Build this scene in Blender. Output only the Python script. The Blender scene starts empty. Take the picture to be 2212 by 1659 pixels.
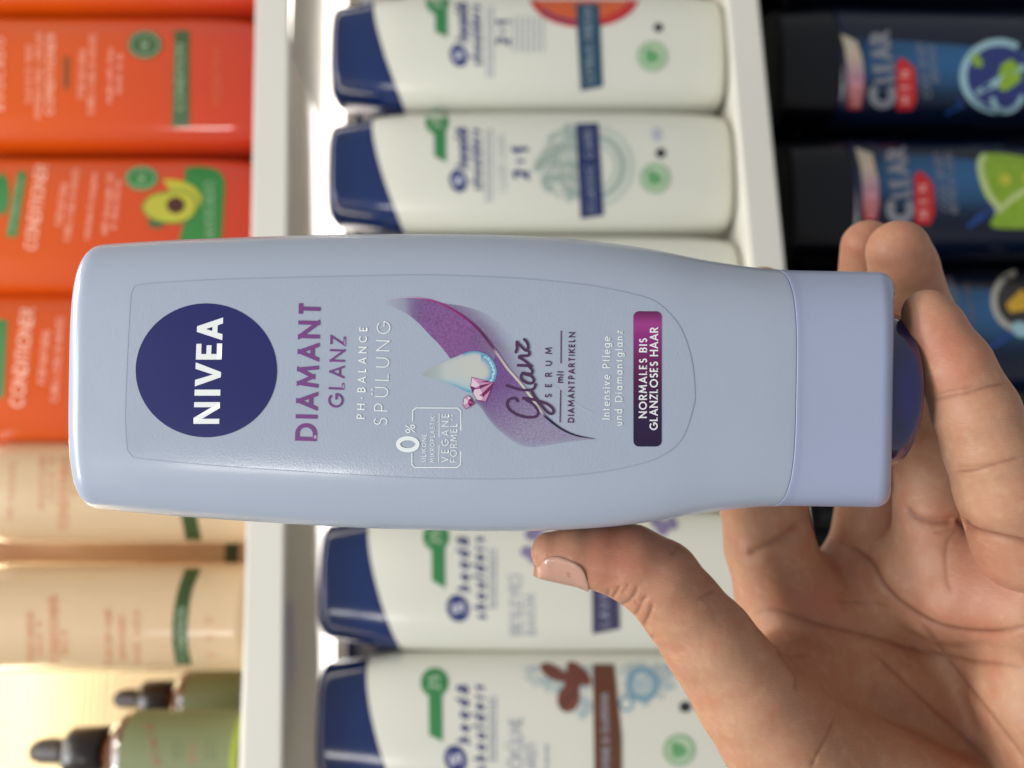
import bpy, math, random
import numpy as np
from mathutils import Vector, Matrix
from mathutils.geometry import delaunay_2d_cdt

random.seed(7)
rng = np.random.default_rng(7)
scene = bpy.context.scene
COL = scene.collection

# ------------------------------------------------------------------ camera
# The picture is held sideways: the shelf's "up" is the picture's left.
# Reading unit: the photograph at 2212 x 1659.
F, CX, CY = 1915.6, 1106.0, 829.5
CAM = np.array([0.0, 0.0, 1.30])
cd = bpy.data.cameras.new('camera')
cam = bpy.data.objects.new('camera', cd)
COL.objects.link(cam)
cam.matrix_world = Matrix(((0, 1, 0, CAM[0]), (0, 0, -1, CAM[1]), (-1, 0, 0, CAM[2]), (0, 0, 0, 1)))
cd.sensor_fit = 'HORIZONTAL'
cd.sensor_width = 36.0
cd.lens = 36.0 * F / 2212.0
cd.clip_start, cd.clip_end = 0.01, 50.0
cd.dof.use_dof = True
cd.dof.focus_distance = 0.176
cd.dof.aperture_fstop = (cd.lens * 1e-3) / 0.0030
scene.camera = cam

# ------------------------------------------------------------------ world, lamps, exposure
w = bpy.data.worlds.new('World')
scene.world = w
w.use_nodes = True
bg = w.node_tree.nodes['Background']
bg.inputs[0].default_value = (0.97, 0.985, 1.0, 1)
bg.inputs[1].default_value = 0.34


def area(name, loc, target, sx, sy, power, color):
    l = bpy.data.lights.new(name, 'AREA')
    l.shape = 'RECTANGLE'
    l.size, l.size_y = sx, sy
    l.energy = power
    l.color = color
    o = bpy.data.objects.new(name, l)
    COL.objects.link(o)
    o.location = loc
    d = Vector(target) - Vector(loc)
    o.rotation_euler = d.to_track_quat('-Z', 'Y').to_euler()
    return o


# shop ceiling panels: one over the aisle behind the camera, one above the shelf front
area('ceiling_lamp_aisle', (-0.45, -0.75, 2.75), (0, 0.2, 1.25), 1.3, 0.5, 21, (0.93, 0.97, 1.0))
area('ceiling_lamp_front', (0.35, 0.10, 2.6), (0, 0.25, 1.25), 1.2, 0.35, 13, (1.0, 0.95, 0.86))

# small ceiling spots of the aisle
for i_, x_ in enumerate((-0.9, -0.15, 0.6)):
    area('ceiling_spot', (x_, -0.55 + .1 * i_, 2.75), (0, .35, 1.3), .14, .05, 3.0, (1.0, .97, .92))

# unseen strip lamp, added for highlight streaks on the glossy packs
area('added_streak_lamp', (-0.80, -1.5, 1.95), (0, .4, 1.3), .16, .46, 3.4, (1.0, .97, .93))

scene.view_settings.view_transform = 'Standard'
scene.view_settings.look = 'None'
scene.view_settings.gamma = 1.0
scene.view_settings.exposure = 0.08
scene.render.engine = 'CYCLES'
scene.cycles.use_denoising = True
scene.cycles.max_bounces = 8
scene.cycles.transparent_max_bounces = 16
scene.cycles.caustics_reflective = False
scene.cycles.caustics_refractive = False


# ------------------------------------------------------------------ helpers: colour, materials
def lin(h, a=1.0):
    h = h.lstrip('#')
    out = []
    for i in (0, 2, 4):
        v = int(h[i:i + 2], 16) / 255.0
        out.append(v / 12.92 if v <= 0.04045 else ((v + 0.055) / 1.055) ** 2.4)
    return (out[0], out[1], out[2], a)


MATS = {}


def mat(name, hexcol, rough=0.4, spec=0.5, metal=0.0, coat=0.0, var=0.0, vscale=60.0, bump=0.0, bscale=400.0,
        emit=None, estr=0.0, sss=0.0, trans=0.0, rvar=0.0):
    if name in MATS:
        return MATS[name]
    m = bpy.data.materials.new(name)
    m.use_nodes = True
    nt = m.node_tree
    p = nt.nodes['Principled BSDF']
    base = lin(hexcol)
    p.inputs['Base Color'].default_value = base
    p.inputs['Roughness'].default_value = rough
    p.inputs['Specular IOR Level'].default_value = spec
    p.inputs['Metallic'].default_value = metal
    p.inputs['Coat Weight'].default_value = coat
    p.inputs['Coat Roughness'].default_value = 0.12
    p.inputs['Transmission Weight'].default_value = trans
    if sss:
        p.inputs['Subsurface Weight'].default_value = sss
        p.inputs['Subsurface Radius'].default_value = (0.004, 0.003, 0.0025)
        p.inputs['Subsurface Scale'].default_value = 1.0
    tc = nt.nodes.new('ShaderNodeTexCoord')
    if var:
        n = nt.nodes.new('ShaderNodeTexNoise')
        n.inputs['Scale'].default_value = vscale
        n.inputs['Detail'].default_value = 5
        nt.links.new(tc.outputs['Object'], n.inputs['Vector'])
        r = nt.nodes.new('ShaderNodeMapRange')
        r.inputs['To Min'].default_value = 1 - var
        r.inputs['To Max'].default_value = 1 + var
        nt.links.new(n.outputs['Fac'], r.inputs['Value'])
        mx = nt.nodes.new('ShaderNodeVectorMath')
        mx.operation = 'SCALE'
        mx.inputs[0].default_value = base[:3]
        nt.links.new(r.outputs['Result'], mx.inputs['Scale'])
        nt.links.new(mx.outputs['Vector'], p.inputs['Base Color'])
    if bump:
        n2 = nt.nodes.new('ShaderNodeTexNoise')
        n2.inputs['Scale'].default_value = bscale
        n2.inputs['Detail'].default_value = 3
        nt.links.new(tc.outputs['Object'], n2.inputs['Vector'])
        b = nt.nodes.new('ShaderNodeBump')
        b.inputs['Strength'].default_value = bump
        b.inputs['Distance'].default_value = 0.0004
        nt.links.new(n2.outputs['Fac'], b.inputs['Height'])
        nt.links.new(b.outputs['Normal'], p.inputs['Normal'])
    if rvar:                                      # smudges and handling marks change the gloss
        n3 = nt.nodes.new('ShaderNodeTexNoise')
        n3.inputs['Scale'].default_value = 55
        n3.inputs['Detail'].default_value = 6
        n3.inputs['Distortion'].default_value = 1.2
        nt.links.new(tc.outputs['Object'], n3.inputs['Vector'])
        r3 = nt.nodes.new('ShaderNodeMapRange')
        r3.inputs['From Min'].default_value, r3.inputs['From Max'].default_value = .35, .68
        r3.inputs['To Min'].default_value, r3.inputs['To Max'].default_value = rough - rvar, rough + rvar
        nt.links.new(n3.outputs['Fac'], r3.inputs['Value'])
        nt.links.new(r3.outputs['Result'], p.inputs['Roughness'])
    if emit:
        p.inputs['Emission Color'].default_value = lin(emit)
        p.inputs['Emission Strength'].default_value = estr
    MATS[name] = m
    return m


def print_mat(name='printed ink', rough=0.35, speck=0.0):
    """artwork ink: colour and coverage are stored with the artwork"""
    if name in MATS:
        return MATS[name]
    m = bpy.data.materials.new(name)
    m.use_nodes = True
    nt = m.node_tree
    p = nt.nodes['Principled BSDF']
    a = nt.nodes.new('ShaderNodeAttribute')
    a.attribute_name = 'Ink'
    col = a.outputs['Color']
    if speck:
        tc = nt.nodes.new('ShaderNodeTexCoord')
        n = nt.nodes.new('ShaderNodeTexNoise')
        n.inputs['Scale'].default_value = 2600
        n.inputs['Detail'].default_value = 1
        nt.links.new(tc.outputs['Object'], n.inputs['Vector'])
        r = nt.nodes.new('ShaderNodeMapRange')
        r.inputs['From Min'].default_value = 0.3
        r.inputs['From Max'].default_value = 0.7
        r.inputs['To Min'].default_value = 1 - speck
        r.inputs['To Max'].default_value = 1 + speck
        nt.links.new(n.outputs['Fac'], r.inputs['Value'])
        s = nt.nodes.new('ShaderNodeVectorMath')
        s.operation = 'SCALE'
        nt.links.new(col, s.inputs[0])
        nt.links.new(r.outputs['Result'], s.inputs['Scale'])
        col = s.outputs['Vector']
    nt.links.new(col, p.inputs['Base Color'])
    nt.links.new(a.outputs['Alpha'], p.inputs['Alpha'])
    p.inputs['Roughness'].default_value = rough
    MATS[name] = m
    return m


# ------------------------------------------------------------------ helpers: objects
def link(o, parent=None):
    COL.objects.link(o)
    if parent is not None:
        o.parent = parent
    return o


def empty(name, M, label=None, cat=None, group=None):
    o = bpy.data.objects.new(name, None)
    o.empty_display_size = 0.02
    link(o)
    o.matrix_world = M
    tag(o, label, cat, group)
    return o


def tag(o, label=None, cat=None, group=None, kind=None):
    if label:
        o['label'] = label
    if cat:
        o['category'] = cat
    if group:
        o['group'] = group
    if kind:
        o['kind'] = kind
    return o


def mesh(name, verts, faces, material, parent=None, smooth=True, ink=None):
    me = bpy.data.meshes.new(name)
    me.from_pydata([tuple(map(float, v)) for v in verts], [], [tuple(f) for f in faces])
    me.update()
    if smooth:
        me.polygons.foreach_set('use_smooth', [True] * len(me.polygons))
    if ink is not None:
        at = me.color_attributes.new('Ink', 'FLOAT_COLOR', 'POINT')
        at.data.foreach_set('color', np.asarray(ink, dtype=np.float32).ravel())
    me.materials.append(material)
    return link(bpy.data.objects.new(name, me), parent)


def box(name, lo, hi, material, parent=None, bevel=0.0, seg=2):
    x0, y0, z0 = lo
    x1, y1, z1 = hi
    v = [(x0, y0, z0), (x1, y0, z0), (x1, y1, z0), (x0, y1, z0), (x0, y0, z1), (x1, y0, z1), (x1, y1, z1), (x0, y1, z1)]
    f = [(3, 2, 1, 0), (4, 5, 6, 7), (0, 1, 5, 4), (1, 2, 6, 5), (2, 3, 7, 6), (3, 0, 4, 7)]
    o = mesh(name, v, f, material, parent, smooth=False)
    if bevel:
        b = o.modifiers.new('bevel', 'BEVEL')
        b.width = bevel
        b.segments = seg
    return o


def ray(px, py):
    px = np.asarray(px, float)
    py = np.asarray(py, float)
    return np.stack([(CY - py) / F, np.ones_like(px), -(px - CX) / F], -1)


def P(px, py, Y):
    return CAM + ray(px, py) * Y


def smooth_curve(pts, n=200):
    """Catmull-Rom through control rows (t, v...) -> dense arrays"""
    p = np.array(pts, float)
    q = np.vstack([2 * p[0] - p[1], p, 2 * p[-1] - p[-2]])
    out = []
    per = max(2, n // (len(p) - 1))
    for i in range(1, len(q) - 2):
        for t in np.linspace(0, 1, per, endpoint=False):
            a, b, c, d = q[i - 1], q[i], q[i + 1], q[i + 2]
            out.append(0.5 * (2 * b + (c - a) * t + (2 * a - 5 * b + 4 * c - d) * t * t + (-a + 3 * b - 3 * c + d) * t ** 3))
    out.append(p[-1])
    return np.array(out)


class Body:
    """a bottle body: superellipse sections along local z; local -y faces the aisle"""

    def __init__(self, M, prof, n):
        # prof rows: (b, half width, half depth)
        self.M = np.array(M)
        self.Mi = np.linalg.inv(self.M)
        c = smooth_curve(prof, 400)
        o = np.argsort(c[:, 0])
        self.b, self.w, self.d = c[o, 0], c[o, 1], c[o, 2]
        self.n = n

    def hw(self, b):
        return np.interp(b, self.b, self.w)

    def hd(self, b):
        return np.interp(b, self.b, self.d)

    def front(self, a, b):
        r = np.clip(np.abs(a) / self.hw(b), 0, 0.999)
        return -self.hd(b) * (1 - r ** self.n) ** (1 / self.n)

    def from_px(self, px, py, off=0.0):
        """where the sight line through a reading point meets the front of this body (local coordinates)"""
        r = ray(px, py) @ self.Mi[:3, :3].T
        c = self.Mi[:3, :3] @ CAM + self.Mi[:3, 3]
        y = np.full(len(r), -float(np.max(self.d)))
        for _ in range(8):
            t = (y - c[1]) / r[:, 1]
            a = c[0] + r[:, 0] * t
            b = c[2] + r[:, 2] * t
            y = 0.5 * y + 0.5 * self.front(a, b)
        y = self.front(a, b)
        return np.stack([a, y - off, b], -1)

    def ring(self, N, ratio):
        t = np.linspace(0, 2 * np.pi, 4001)
        ct, st = np.cos(t), np.sin(t)
        x = np.sign(ct) * np.abs(ct) ** (2 / self.n)
        y = np.sign(st) * np.abs(st) ** (2 / self.n)
        s = np.concatenate([[0], np.cumsum(np.hypot(np.diff(x), np.diff(y) * ratio))])
        u = np.linspace(0, s[-1], N, endpoint=False)
        return np.interp(u, s, x), np.interp(u, s, y)

    def shell(self, name, blo, bhi, material, parent, rows=60, N=128, close_lo=True, close_hi=True, round_lo=0.0, round_hi=0.0, grow=0.0):
        """blo / bhi: level or function of (x, y) on the unit section"""
        x, y = self.ring(N, float(np.mean(self.d / self.w)))
        lo = blo(x, y) if callable(blo) else np.full(N, blo)
        hi = bhi(x, y) if callable(bhi) else np.full(N, bhi)
        V, rings = [], []
        ts = np.linspace(0, 1, rows)
        L = float(np.mean(hi - lo))
        seq = []
        if round_lo:
            for k in range(7):
                a = math.pi / 2 * k / 7
                seq.append((round_lo * (1 - math.cos(a)) / L, round_lo * (1 - math.sin(a)), 0))
        t0 = round_lo / L
        t1 = 1 - round_hi / L
        for t in np.linspace(t0, t1, rows):
            seq.append((t, 0.0, 0))
        if round_hi:
            for k in range(1, 8):
                a = math.pi / 2 * k / 7
                seq.append((t1 + round_hi * math.sin(a) / L, round_hi * (1 - math.cos(a)), 0))
        for t, ins, _ in seq:
            b = lo + (hi - lo) * t
            ww, dd = self.hw(b) + grow, self.hd(b) + grow
            V += list(np.stack([x * (ww - ins), y * (dd - ins), b], -1))
        R = len(seq)
        Fc = []
        for i in range(R - 1):
            for j in range(N):
                k = (j + 1) % N
                Fc.append((i * N + j, i * N + k, (i + 1) * N + k, (i + 1) * N + j))
        if close_lo:
            Fc.append(tuple(reversed(range(N))))
        if close_hi:
            Fc.append(tuple(range((R - 1) * N, R * N)))
        return mesh(name, V, Fc, material, parent)


def lathe(name, prof, material, parent, N=40, center=(0, 0), close=True):
    V, Fc = [], []
    for z, r in prof:
        for j in range(N):
            a = 2 * math.pi * j / N
            V.append((center[0] + r * math.cos(a), center[1] + r * math.sin(a), z))
    for i in range(len(prof) - 1):
        for j in range(N):
            k = (j + 1) % N
            Fc.append((i * N + j, i * N + k, (i + 1) * N + k, (i + 1) * N + j))
    if close:
        Fc.append(tuple(reversed(range(N))))
        Fc.append(tuple(range((len(prof) - 1) * N, len(prof) * N)))
    return mesh(name, V, Fc, material, parent)


# ------------------------------------------------------------------ helpers: flat printed shapes
def union2d(polys, grid=None):
    """triangulated union of 2-D polygons; grid adds inner points so that the sheet can bend"""
    vs, fs = [], []
    for p in polys:
        q = np.array(p, float)
        area2 = float(np.sum(q[:, 0] * np.roll(q[:, 1], -1) - np.roll(q[:, 0], -1) * q[:, 1]))
        if abs(area2) < 1e-12:
            continue
        p = q if area2 > 0 else q[::-1]          # faces must run counter-clockwise
        if grid:                                  # long sides get points too, so that they bend with the surface
            dense = []
            for a_, b_ in zip(p, np.roll(p, -1, 0)):
                k_ = max(1, int(np.linalg.norm(b_ - a_) / (grid * .6)))
                dense += [a_ + (b_ - a_) * t_ / k_ for t_ in range(k_)]
            p = dense
        i0 = len(vs)
        vs += [Vector((float(q[0]), float(q[1]))) for q in p]
        fs.append(list(range(i0, len(vs))))
    if grid:
        a = np.array([(v.x, v.y) for v in vs])
        lo, hi = a.min(0), a.max(0)
        for gx in np.arange(lo[0] + grid / 2, hi[0], grid):
            for gy in np.arange(lo[1] + grid / 2, hi[1], grid):
                vs.append(Vector((float(gx), float(gy))))
    r = delaunay_2d_cdt(vs, [], fs, 0, 1e-5, True)
    ov, of, oorig = r[0], r[2], r[5]
    keep = [f for f, g in zip(of, oorig) if len(g)]
    used = sorted({i for f in keep for i in f})
    m = {u: i for i, u in enumerate(used)}
    return np.array([(ov[u].x, ov[u].y) for u in used]).reshape(-1, 2), [tuple(m[i] for i in f) for f in keep]


def sheet(name, body, v2, f2, material, parent, off, ink=None, order=True):
    """lay reading-plane triangles on the front of a body"""
    v3 = body.from_px(v2[:, 0], v2[:, 1], off)
    out = []
    for f in f2:
        a, b, c = (v3[i] for i in f[:3])
        nrm = np.cross(b - a, c - a)
        out.append(f if nrm[1] < 0 else tuple(reversed(f)))
    return mesh(name, v3, out, material, parent, ink=ink)


def shape(name, body, polys, material, parent, off=0.00006, grid=14):
    v, f = union2d(polys, grid)
    return sheet(name, body, v, f, material, parent, off)


def inked(name, body, polys, fn, parent, off=0.00006, grid=6, speck=0.0, matname='printed ink'):
    v, f = union2d(polys, grid)
    ink = np.array([fn(x, y) for x, y in v])
    return sheet(name, body, v, f, print_mat(matname, speck=speck), parent, off, ink=ink)


def ell(cx, cy, rx, ry, rot=0.0, n=48, a0=0, a1=360):
    t = np.radians(np.linspace(a0, a1, n, endpoint=(abs(a1 - a0) < 360)))
    x, y = rx * np.cos(t), ry * np.sin(t)
    r = math.radians(rot)
    return np.stack([cx + x * math.cos(r) - y * math.sin(r), cy + x * math.sin(r) + y * math.cos(r)], -1)


def rrect(x0, y0, x1, y1, r, n=6):
    out = []
    for cx, cy, a in ((x1 - r, y1 - r, 0), (x0 + r, y1 - r, 90), (x0 + r, y0 + r, 180), (x1 - r, y0 + r, 270)):
        for k in range(n + 1):
            t = math.radians(a + 90 * k / n)
            out.append((cx + r * math.cos(t), cy + r * math.sin(t)))
    return out


def stroke(pts, wd, closed=False):
    """quads of a line of width wd (number or one per point) with mitred joints"""
    p = np.array(pts, float)
    wd = np.full(len(p), wd, float) if np.isscalar(wd) else np.array(wd, float)
    ext = float(np.max(np.ptp(p, axis=0))) + 1e-9
    keep = [0] + [i for i in range(1, len(p)) if np.linalg.norm(p[i] - p[i - 1]) > ext * 2e-3]
    if closed and len(keep) > 2 and np.linalg.norm(p[keep[-1]] - p[0]) < ext * 2e-3:
        keep.pop()
    p, wd = p[keep], wd[keep]
    n = len(p)
    L, R = [], []
    for i in range(n):
        a = p[(i - 1) % n] if (closed or i > 0) else None
        b = p[(i + 1) % n] if (closed or i < n - 1) else None
        d1 = (p[i] - a) if a is not None else (b - p[i])
        d2 = (b - p[i]) if b is not None else d1
        d1 = d1 / (np.linalg.norm(d1) + 1e-12)
        d2 = d2 / (np.linalg.norm(d2) + 1e-12)
        n1 = np.array([-d1[1], d1[0]])
        n2 = np.array([-d2[1], d2[0]])
        m = n1 + n2
        m /= (np.linalg.norm(m) + 1e-12)
        k = 1.0 / max(0.45, float(m @ n1))
        L.append(p[i] + m * wd[i] / 2 * k)
        R.append(p[i] - m * wd[i] / 2 * k)
    q = []
    for i in range(n if closed else n - 1):
        j = (i + 1) % n
        c = [L[i], L[j], R[j], R[i]]
        cr = [np.cross(c[(k + 1) % 4] - c[k], c[(k + 2) % 4] - c[(k + 1) % 4]) for k in range(4)]
        if min(cr) * max(cr) <= 0:                # crossed quad in a tight turn: plain bar with a round joint instead
            d = p[j] - p[i]
            m = np.array([-d[1], d[0]]) / (np.linalg.norm(d) + 1e-12)
            c = [p[i] + m * wd[i] / 2, p[j] + m * wd[j] / 2, p[j] - m * wd[j] / 2, p[i] - m * wd[i] / 2]
            q.append([p[i] + wd[i] / 2 * np.array([math.cos(t), math.sin(t)]) for t in np.linspace(0, 2 * math.pi, 10, endpoint=False)])
        q.append(c)
    return q


# ------------------------------------------------------------------ a drawn geometric sans
def A_(cx, cy, rx, ry, a0, a1, n=14):
    return [(cx + rx * math.cos(math.radians(a)), cy + ry * math.sin(math.radians(a))) for a in np.linspace(a0, a1, n)]


def l_(*q):
    return ('l',) + q


def p_(*q):
    return ('p', list(q))


XH = 0.66
V_ = l_(0, 0, 0, 1)
G = {
    'A': (.80, [l_(0, 0, .5, 1), l_(.5, 1, 1, 0), p_((.18, .27), (.82, .27))]),
    'B': (.60, [V_, ('p', [(0, 1), (.5, 1)] + A_(.5, .77, .42, .23, 90, -90) + [(0, .54)]), ('p', [(0, .54), (.55, .54)] + A_(.55, .27, .45, .27, 90, -90) + [(0, 0)])]),
    'C': (.84, [('p', A_(.55, .5, .55, .5, 42, 318, 26))]),
    'D': (.80, [V_, ('p', [(0, 1), (.35, 1)] + A_(.4, .5, .6, .5, 88, -88, 20) + [(.35, 0), (0, 0)])]),
    'E': (.54, [V_, p_((0, 1), (1, 1)), p_((0, .52), (.9, .52)), p_((0, 0), (1, 0))]),
    'F': (.52, [V_, p_((0, 1), (1, 1)), p_((0, .5), (.9, .5))]),
    'G': (.92, [('p', A_(.52, .5, .52, .5, 42, 345, 26) + [(1.02, .47), (.58, .47)])]),
    'H': (.76, [V_, l_(1, 0, 1, 1), p_((0, .52), (1, .52))]),
    'I': (0, [V_]),
    'J': (.42, [('p', [(1, 1), (1, .3)] + A_(.4, .28, .6, .28, 0, -140))]),
    'K': (.66, [V_, l_(0, .38, .95, 1), l_(.3, .58, 1, 0)]),
    'L': (.50, [V_, p_((0, 0), (1, 0))]),
    'M': (1.0, [l_(0, 0, .12, 1), l_(.12, 1, .5, .2), l_(.5, .2, .88, 1), l_(.88, 1, 1, 0)]),
    'N': (.80, [V_, l_(0, 1, 1, 0), l_(1, 0, 1, 1)]),
    'O': (1.0, [('p', A_(.5, .5, .5, .5, 0, 360, 36))]),
    'P': (.58, [V_, ('p', [(0, 1), (.5, 1)] + A_(.5, .72, .5, .28, 90, -90) + [(0, .44)])]),
    'Q': (1.0, [('p', A_(.5, .5, .5, .5, 0, 360, 36)), l_(.6, .3, 1, 0)]),
    'R': (.62, [V_, ('p', [(0, 1), (.5, 1)] + A_(.5, .73, .46, .27, 90, -90) + [(0, .46)]), l_(.45, .46, 1, 0)]),
    'S': (.56, [('p', A_(.5, .755, .42, .245, 28, 262, 16) + A_(.5, .255, .48, .255, 82, -152, 16))]),
    'T': (.66, [l_(.5, 0, .5, 1), p_((0, 1), (1, 1))]),
    'U': (.74, [('p', [(0, 1), (0, .4)] + A_(.5, .38, .5, .38, 180, 360, 16) + [(1, 1)])]),
    'V': (.80, [l_(0, 1, .5, 0), l_(.5, 0, 1, 1)]),
    'W': (1.15, [l_(0, 1, .27, 0), l_(.27, 0, .5, .9), l_(.5, .9, .73, 0), l_(.73, 0, 1, 1)]),
    'X': (.72, [l_(0, 0, 1, 1), l_(0, 1, 1, 0)]),
    'Y': (.74, [l_(.5, 0, .5, .48), l_(0, 1, .5, .45), l_(1, 1, .5, .45)]),
    'Z': (.66, [p_((0, 1), (1, 1)), l_(1, 1, 0, 0), p_((0, 0), (1, 0))]),
    '0': (.64, [('p', A_(.5, .5, .5, .5, 0, 360, 32))]),
    '1': (.34, [l_(1, 0, 1, 1), l_(0, .75, 1, 1)]),
    '2': (.58, [('p', A_(.5, .72, .48, .28, 165, -35, 14) + [(0, 0), (1, 0)])]),
    '3': (.56, [('p', A_(.45, .75, .45, .25, 150, -80, 12)), ('p', A_(.45, .26, .52, .26, 85, -150, 12))]),
    '5': (.56, [('p', [(.9, 1), (.12, 1), (.05, .55)] + A_(.45, .31, .5, .31, 125, -150, 14))]),
    '7': (.58, [p_((0, 1), (1, 1)), l_(1, 1, .25, 0)]),
    '=': (.40, [p_((0, .35), (1, .35)), p_((0, .65), (1, .65))]),
    '-': (.36, [p_((0, .42), (1, .42))]),
    '.': (0, [('d', .5, .02)]),
    ',': (0, [('d', .5, .02), l_(.5, .0, .3, -.15)]),
    ':': (0, [('d', .5, .1), ('d', .5, .6)]),
    '&': (.78, [('p', [(1, 0), (.25, .72)] + A_(.48, .82, .24, .18, 200, -30, 10) + A_(.42, .27, .42, .27, 115, 300, 14) + [(.98, .5)])]),
    '%': (.90, [('p', A_(.2, .77, .2, .23, 0, 360, 20)), ('p', A_(.8, .23, .2, .23, 0, 360, 20)), l_(.12, 0, .88, 1)]),
    '*': (.34, [('s', .5, .80, .30)]),
    'a': (.58, [('p', A_(.46, XH / 2, .48, XH / 2, 0, 360, 24)), l_(1, 0, 1, XH)]),
    'b': (.58, [('p', A_(.52, XH / 2, .48, XH / 2, 0, 360, 24)), V_]),
    'c': (.50, [('p', A_(.52, XH / 2, .52, XH / 2, 45, 315, 18))]),
    'd': (.58, [('p', A_(.46, XH / 2, .48, XH / 2, 0, 360, 24)), l_(1, 0, 1, 1.06)]),
    'e': (.58, [('p', [(0, XH * .5), (1, XH * .5)] + A_(.5, XH / 2, .5, XH / 2, 4, 312, 22))]),
    'f': (.34, [('p', [(.4, 0), (.4, .8)] + A_(.85, .8, .45, .24, 180, 80, 8)), p_((0, XH), (1, XH))]),
    'g': (.58, [('p', A_(.46, XH / 2, .48, XH / 2, 0, 360, 24)), ('p', [(1, XH), (1, -.12)] + A_(.5, -.1, .5, .2, 0, -150, 10))]),
    'h': (.52, [l_(0, 0, 0, 1.06), ('p', A_(.5, XH - .3, .5, .3, 175, 0, 12) + [(1, 0)])]),
    'i': (0, [l_(0, 0, 0, XH), ('d', .5, .93)]),
    'j': (.1, [('p', [(1, XH), (1, -.1)] + A_(.2, -.1, .8, .15, 0, -90, 6)), ('d', 1, .93)]),
    'k': (.50, [l_(0, 0, 0, 1.06), l_(0, .25, .95, XH), l_(.3, .4, 1, 0)]),
    'l': (0, [l_(0, 0, 0, 1.06)]),
    'm': (.86, [l_(0, 0, 0, XH), ('p', A_(.25, XH - .26, .25, .26, 175, 0, 10) + [(.5, 0)]), ('p', A_(.75, XH - .26, .25, .26, 175, 0, 10) + [(1, 0)])]),
    'n': (.50, [l_(0, 0, 0, XH), ('p', A_(.5, XH - .3, .5, .3, 175, 0, 12) + [(1, 0)])]),
    'o': (.60, [('p', A_(.5, XH / 2, .5, XH / 2, 0, 360, 26))]),
    'p': (.58, [('p', A_(.52, XH / 2, .48, XH / 2, 0, 360, 24)), l_(0, -.3, 0, XH)]),
    'r': (.32, [l_(0, 0, 0, XH), ('p', A_(.7, XH - .3, .7, .3, 175, 70, 8))]),
    's': (.42, [('p', A_(.5, XH * .755, .42, XH * .245, 28, 262, 12) + A_(.5, XH * .255, .48, XH * .255, 82, -152, 12))]),
    't': (.34, [('p', [(.4, .9), (.4, .14)] + A_(.8, .14, .4, .14, 180, 270, 6)), p_((0, XH), (1, XH))]),
    'u': (.50, [('p', [(0, XH), (0, .3)] + A_(.5, .28, .5, .28, 180, 360, 12)), l_(1, 0, 1, XH)]),
    'v': (.54, [l_(0, XH, .5, 0), l_(.5, 0, 1, XH)]),
    'w': (.80, [l_(0, XH, .27, 0), l_(.27, 0, .5, XH), l_(.5, XH, .73, 0), l_(.73, 0, 1, XH)]),
    'x': (.50, [l_(0, 0, 1, XH), l_(0, XH, 1, 0)]),
    'y': (.54, [l_(0, XH, .5, 0), l_(1, XH, .3, -.3)]),
    'z': (.48, [p_((0, XH), (1, XH)), l_(1, XH, 0, 0), p_((0, 0), (1, 0))]),
}
DOTS = {'Ü': 'U', 'Ö': 'O', 'İ': 'I', 'Ş': 'S', 'Ç': 'C'}
_gc = {}


def clip_y(poly, lo, hi):
    for sgn, lim in ((1, lo), (-1, -hi)):
        out = []
        for i in range(len(poly)):
            a, b = poly[i], poly[(i + 1) % len(poly)]
            fa, fb = sgn * a[1] - lim, sgn * b[1] - lim
            if fa >= 0:
                out.append(a)
            if (fa >= 0) != (fb >= 0):
                t = fa / (fa - fb)
                out.append((a[0] + (b[0] - a[0]) * t, a[1] + (b[1] - a[1]) * t))
        poly = out
        if len(poly) < 3:
            return []
    return poly


def glyph(ch, wt):
    key = (ch, wt)
    if key in _gc:
        return _gc[key]
    base = DOTS.get(ch, ch)
    W, segs = G[base]
    W = max(W * (1 + 0.25 * (wt - .1)), wt) if W else wt

    def mp(x, y):
        return (wt / 2 + x * (W - wt), wt / 2 + y * (1 - wt))

    polys = []
    for s in segs:
        if s[0] == 'l':
            a, b = np.array(mp(s[1], s[2])), np.array(mp(s[3], s[4]))
            lo, hi = min(a[1], b[1]) - wt / 2, max(a[1], b[1]) + wt / 2
            d = (b - a) / np.linalg.norm(b - a)
            for q in stroke([a - d * wt * .9, b + d * wt * .9], wt * (1.0 if abs(d[0]) < .05 else .96)):
                c = clip_y([tuple(v) for v in q], lo, hi)
                if c:
                    polys.append(c)
        elif s[0] == 'p':
            pts = [mp(*q) for q in s[1]]
            closed = len(pts) > 8 and math.dist(pts[0], pts[-1]) < 1e-6
            polys += stroke(pts[:-1] if closed else pts, wt, closed)
        elif s[0] == 'd':
            c = mp(s[1], s[2])
            polys.append([tuple(v) for v in ell(c[0], c[1], wt * .62, wt * .62, n=12)])
        elif s[0] == 's':
            c = mp(s[1], s[2])
            polys.append([(c[0] + s[3] * (.5 if k % 2 == 0 else .22) * math.cos(math.radians(90 + 36 * k)),
                           c[1] + s[3] * (.5 if k % 2 == 0 else .22) * math.sin(math.radians(90 + 36 * k))) for k in range(10)])
    if ch in 'ÜÖ':
        for x in (.28, .72):
            polys.append([tuple(v) for v in ell(W * x, 1.2, wt * .62 + .015, wt * .62 + .015, n=12)])
    if ch == 'İ':
        polys.append([tuple(v) for v in ell(W * .5, 1.2, wt * .62 + .015, wt * .62 + .015, n=12)])
    if ch in 'ŞÇ':
        polys += stroke([(W * .5, 0), (W * .55, -.12), (W * .4, -.22)], wt * .7)
    v, f = union2d(polys)
    _gc[key] = (W, v, f)
    return _gc[key]


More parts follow.
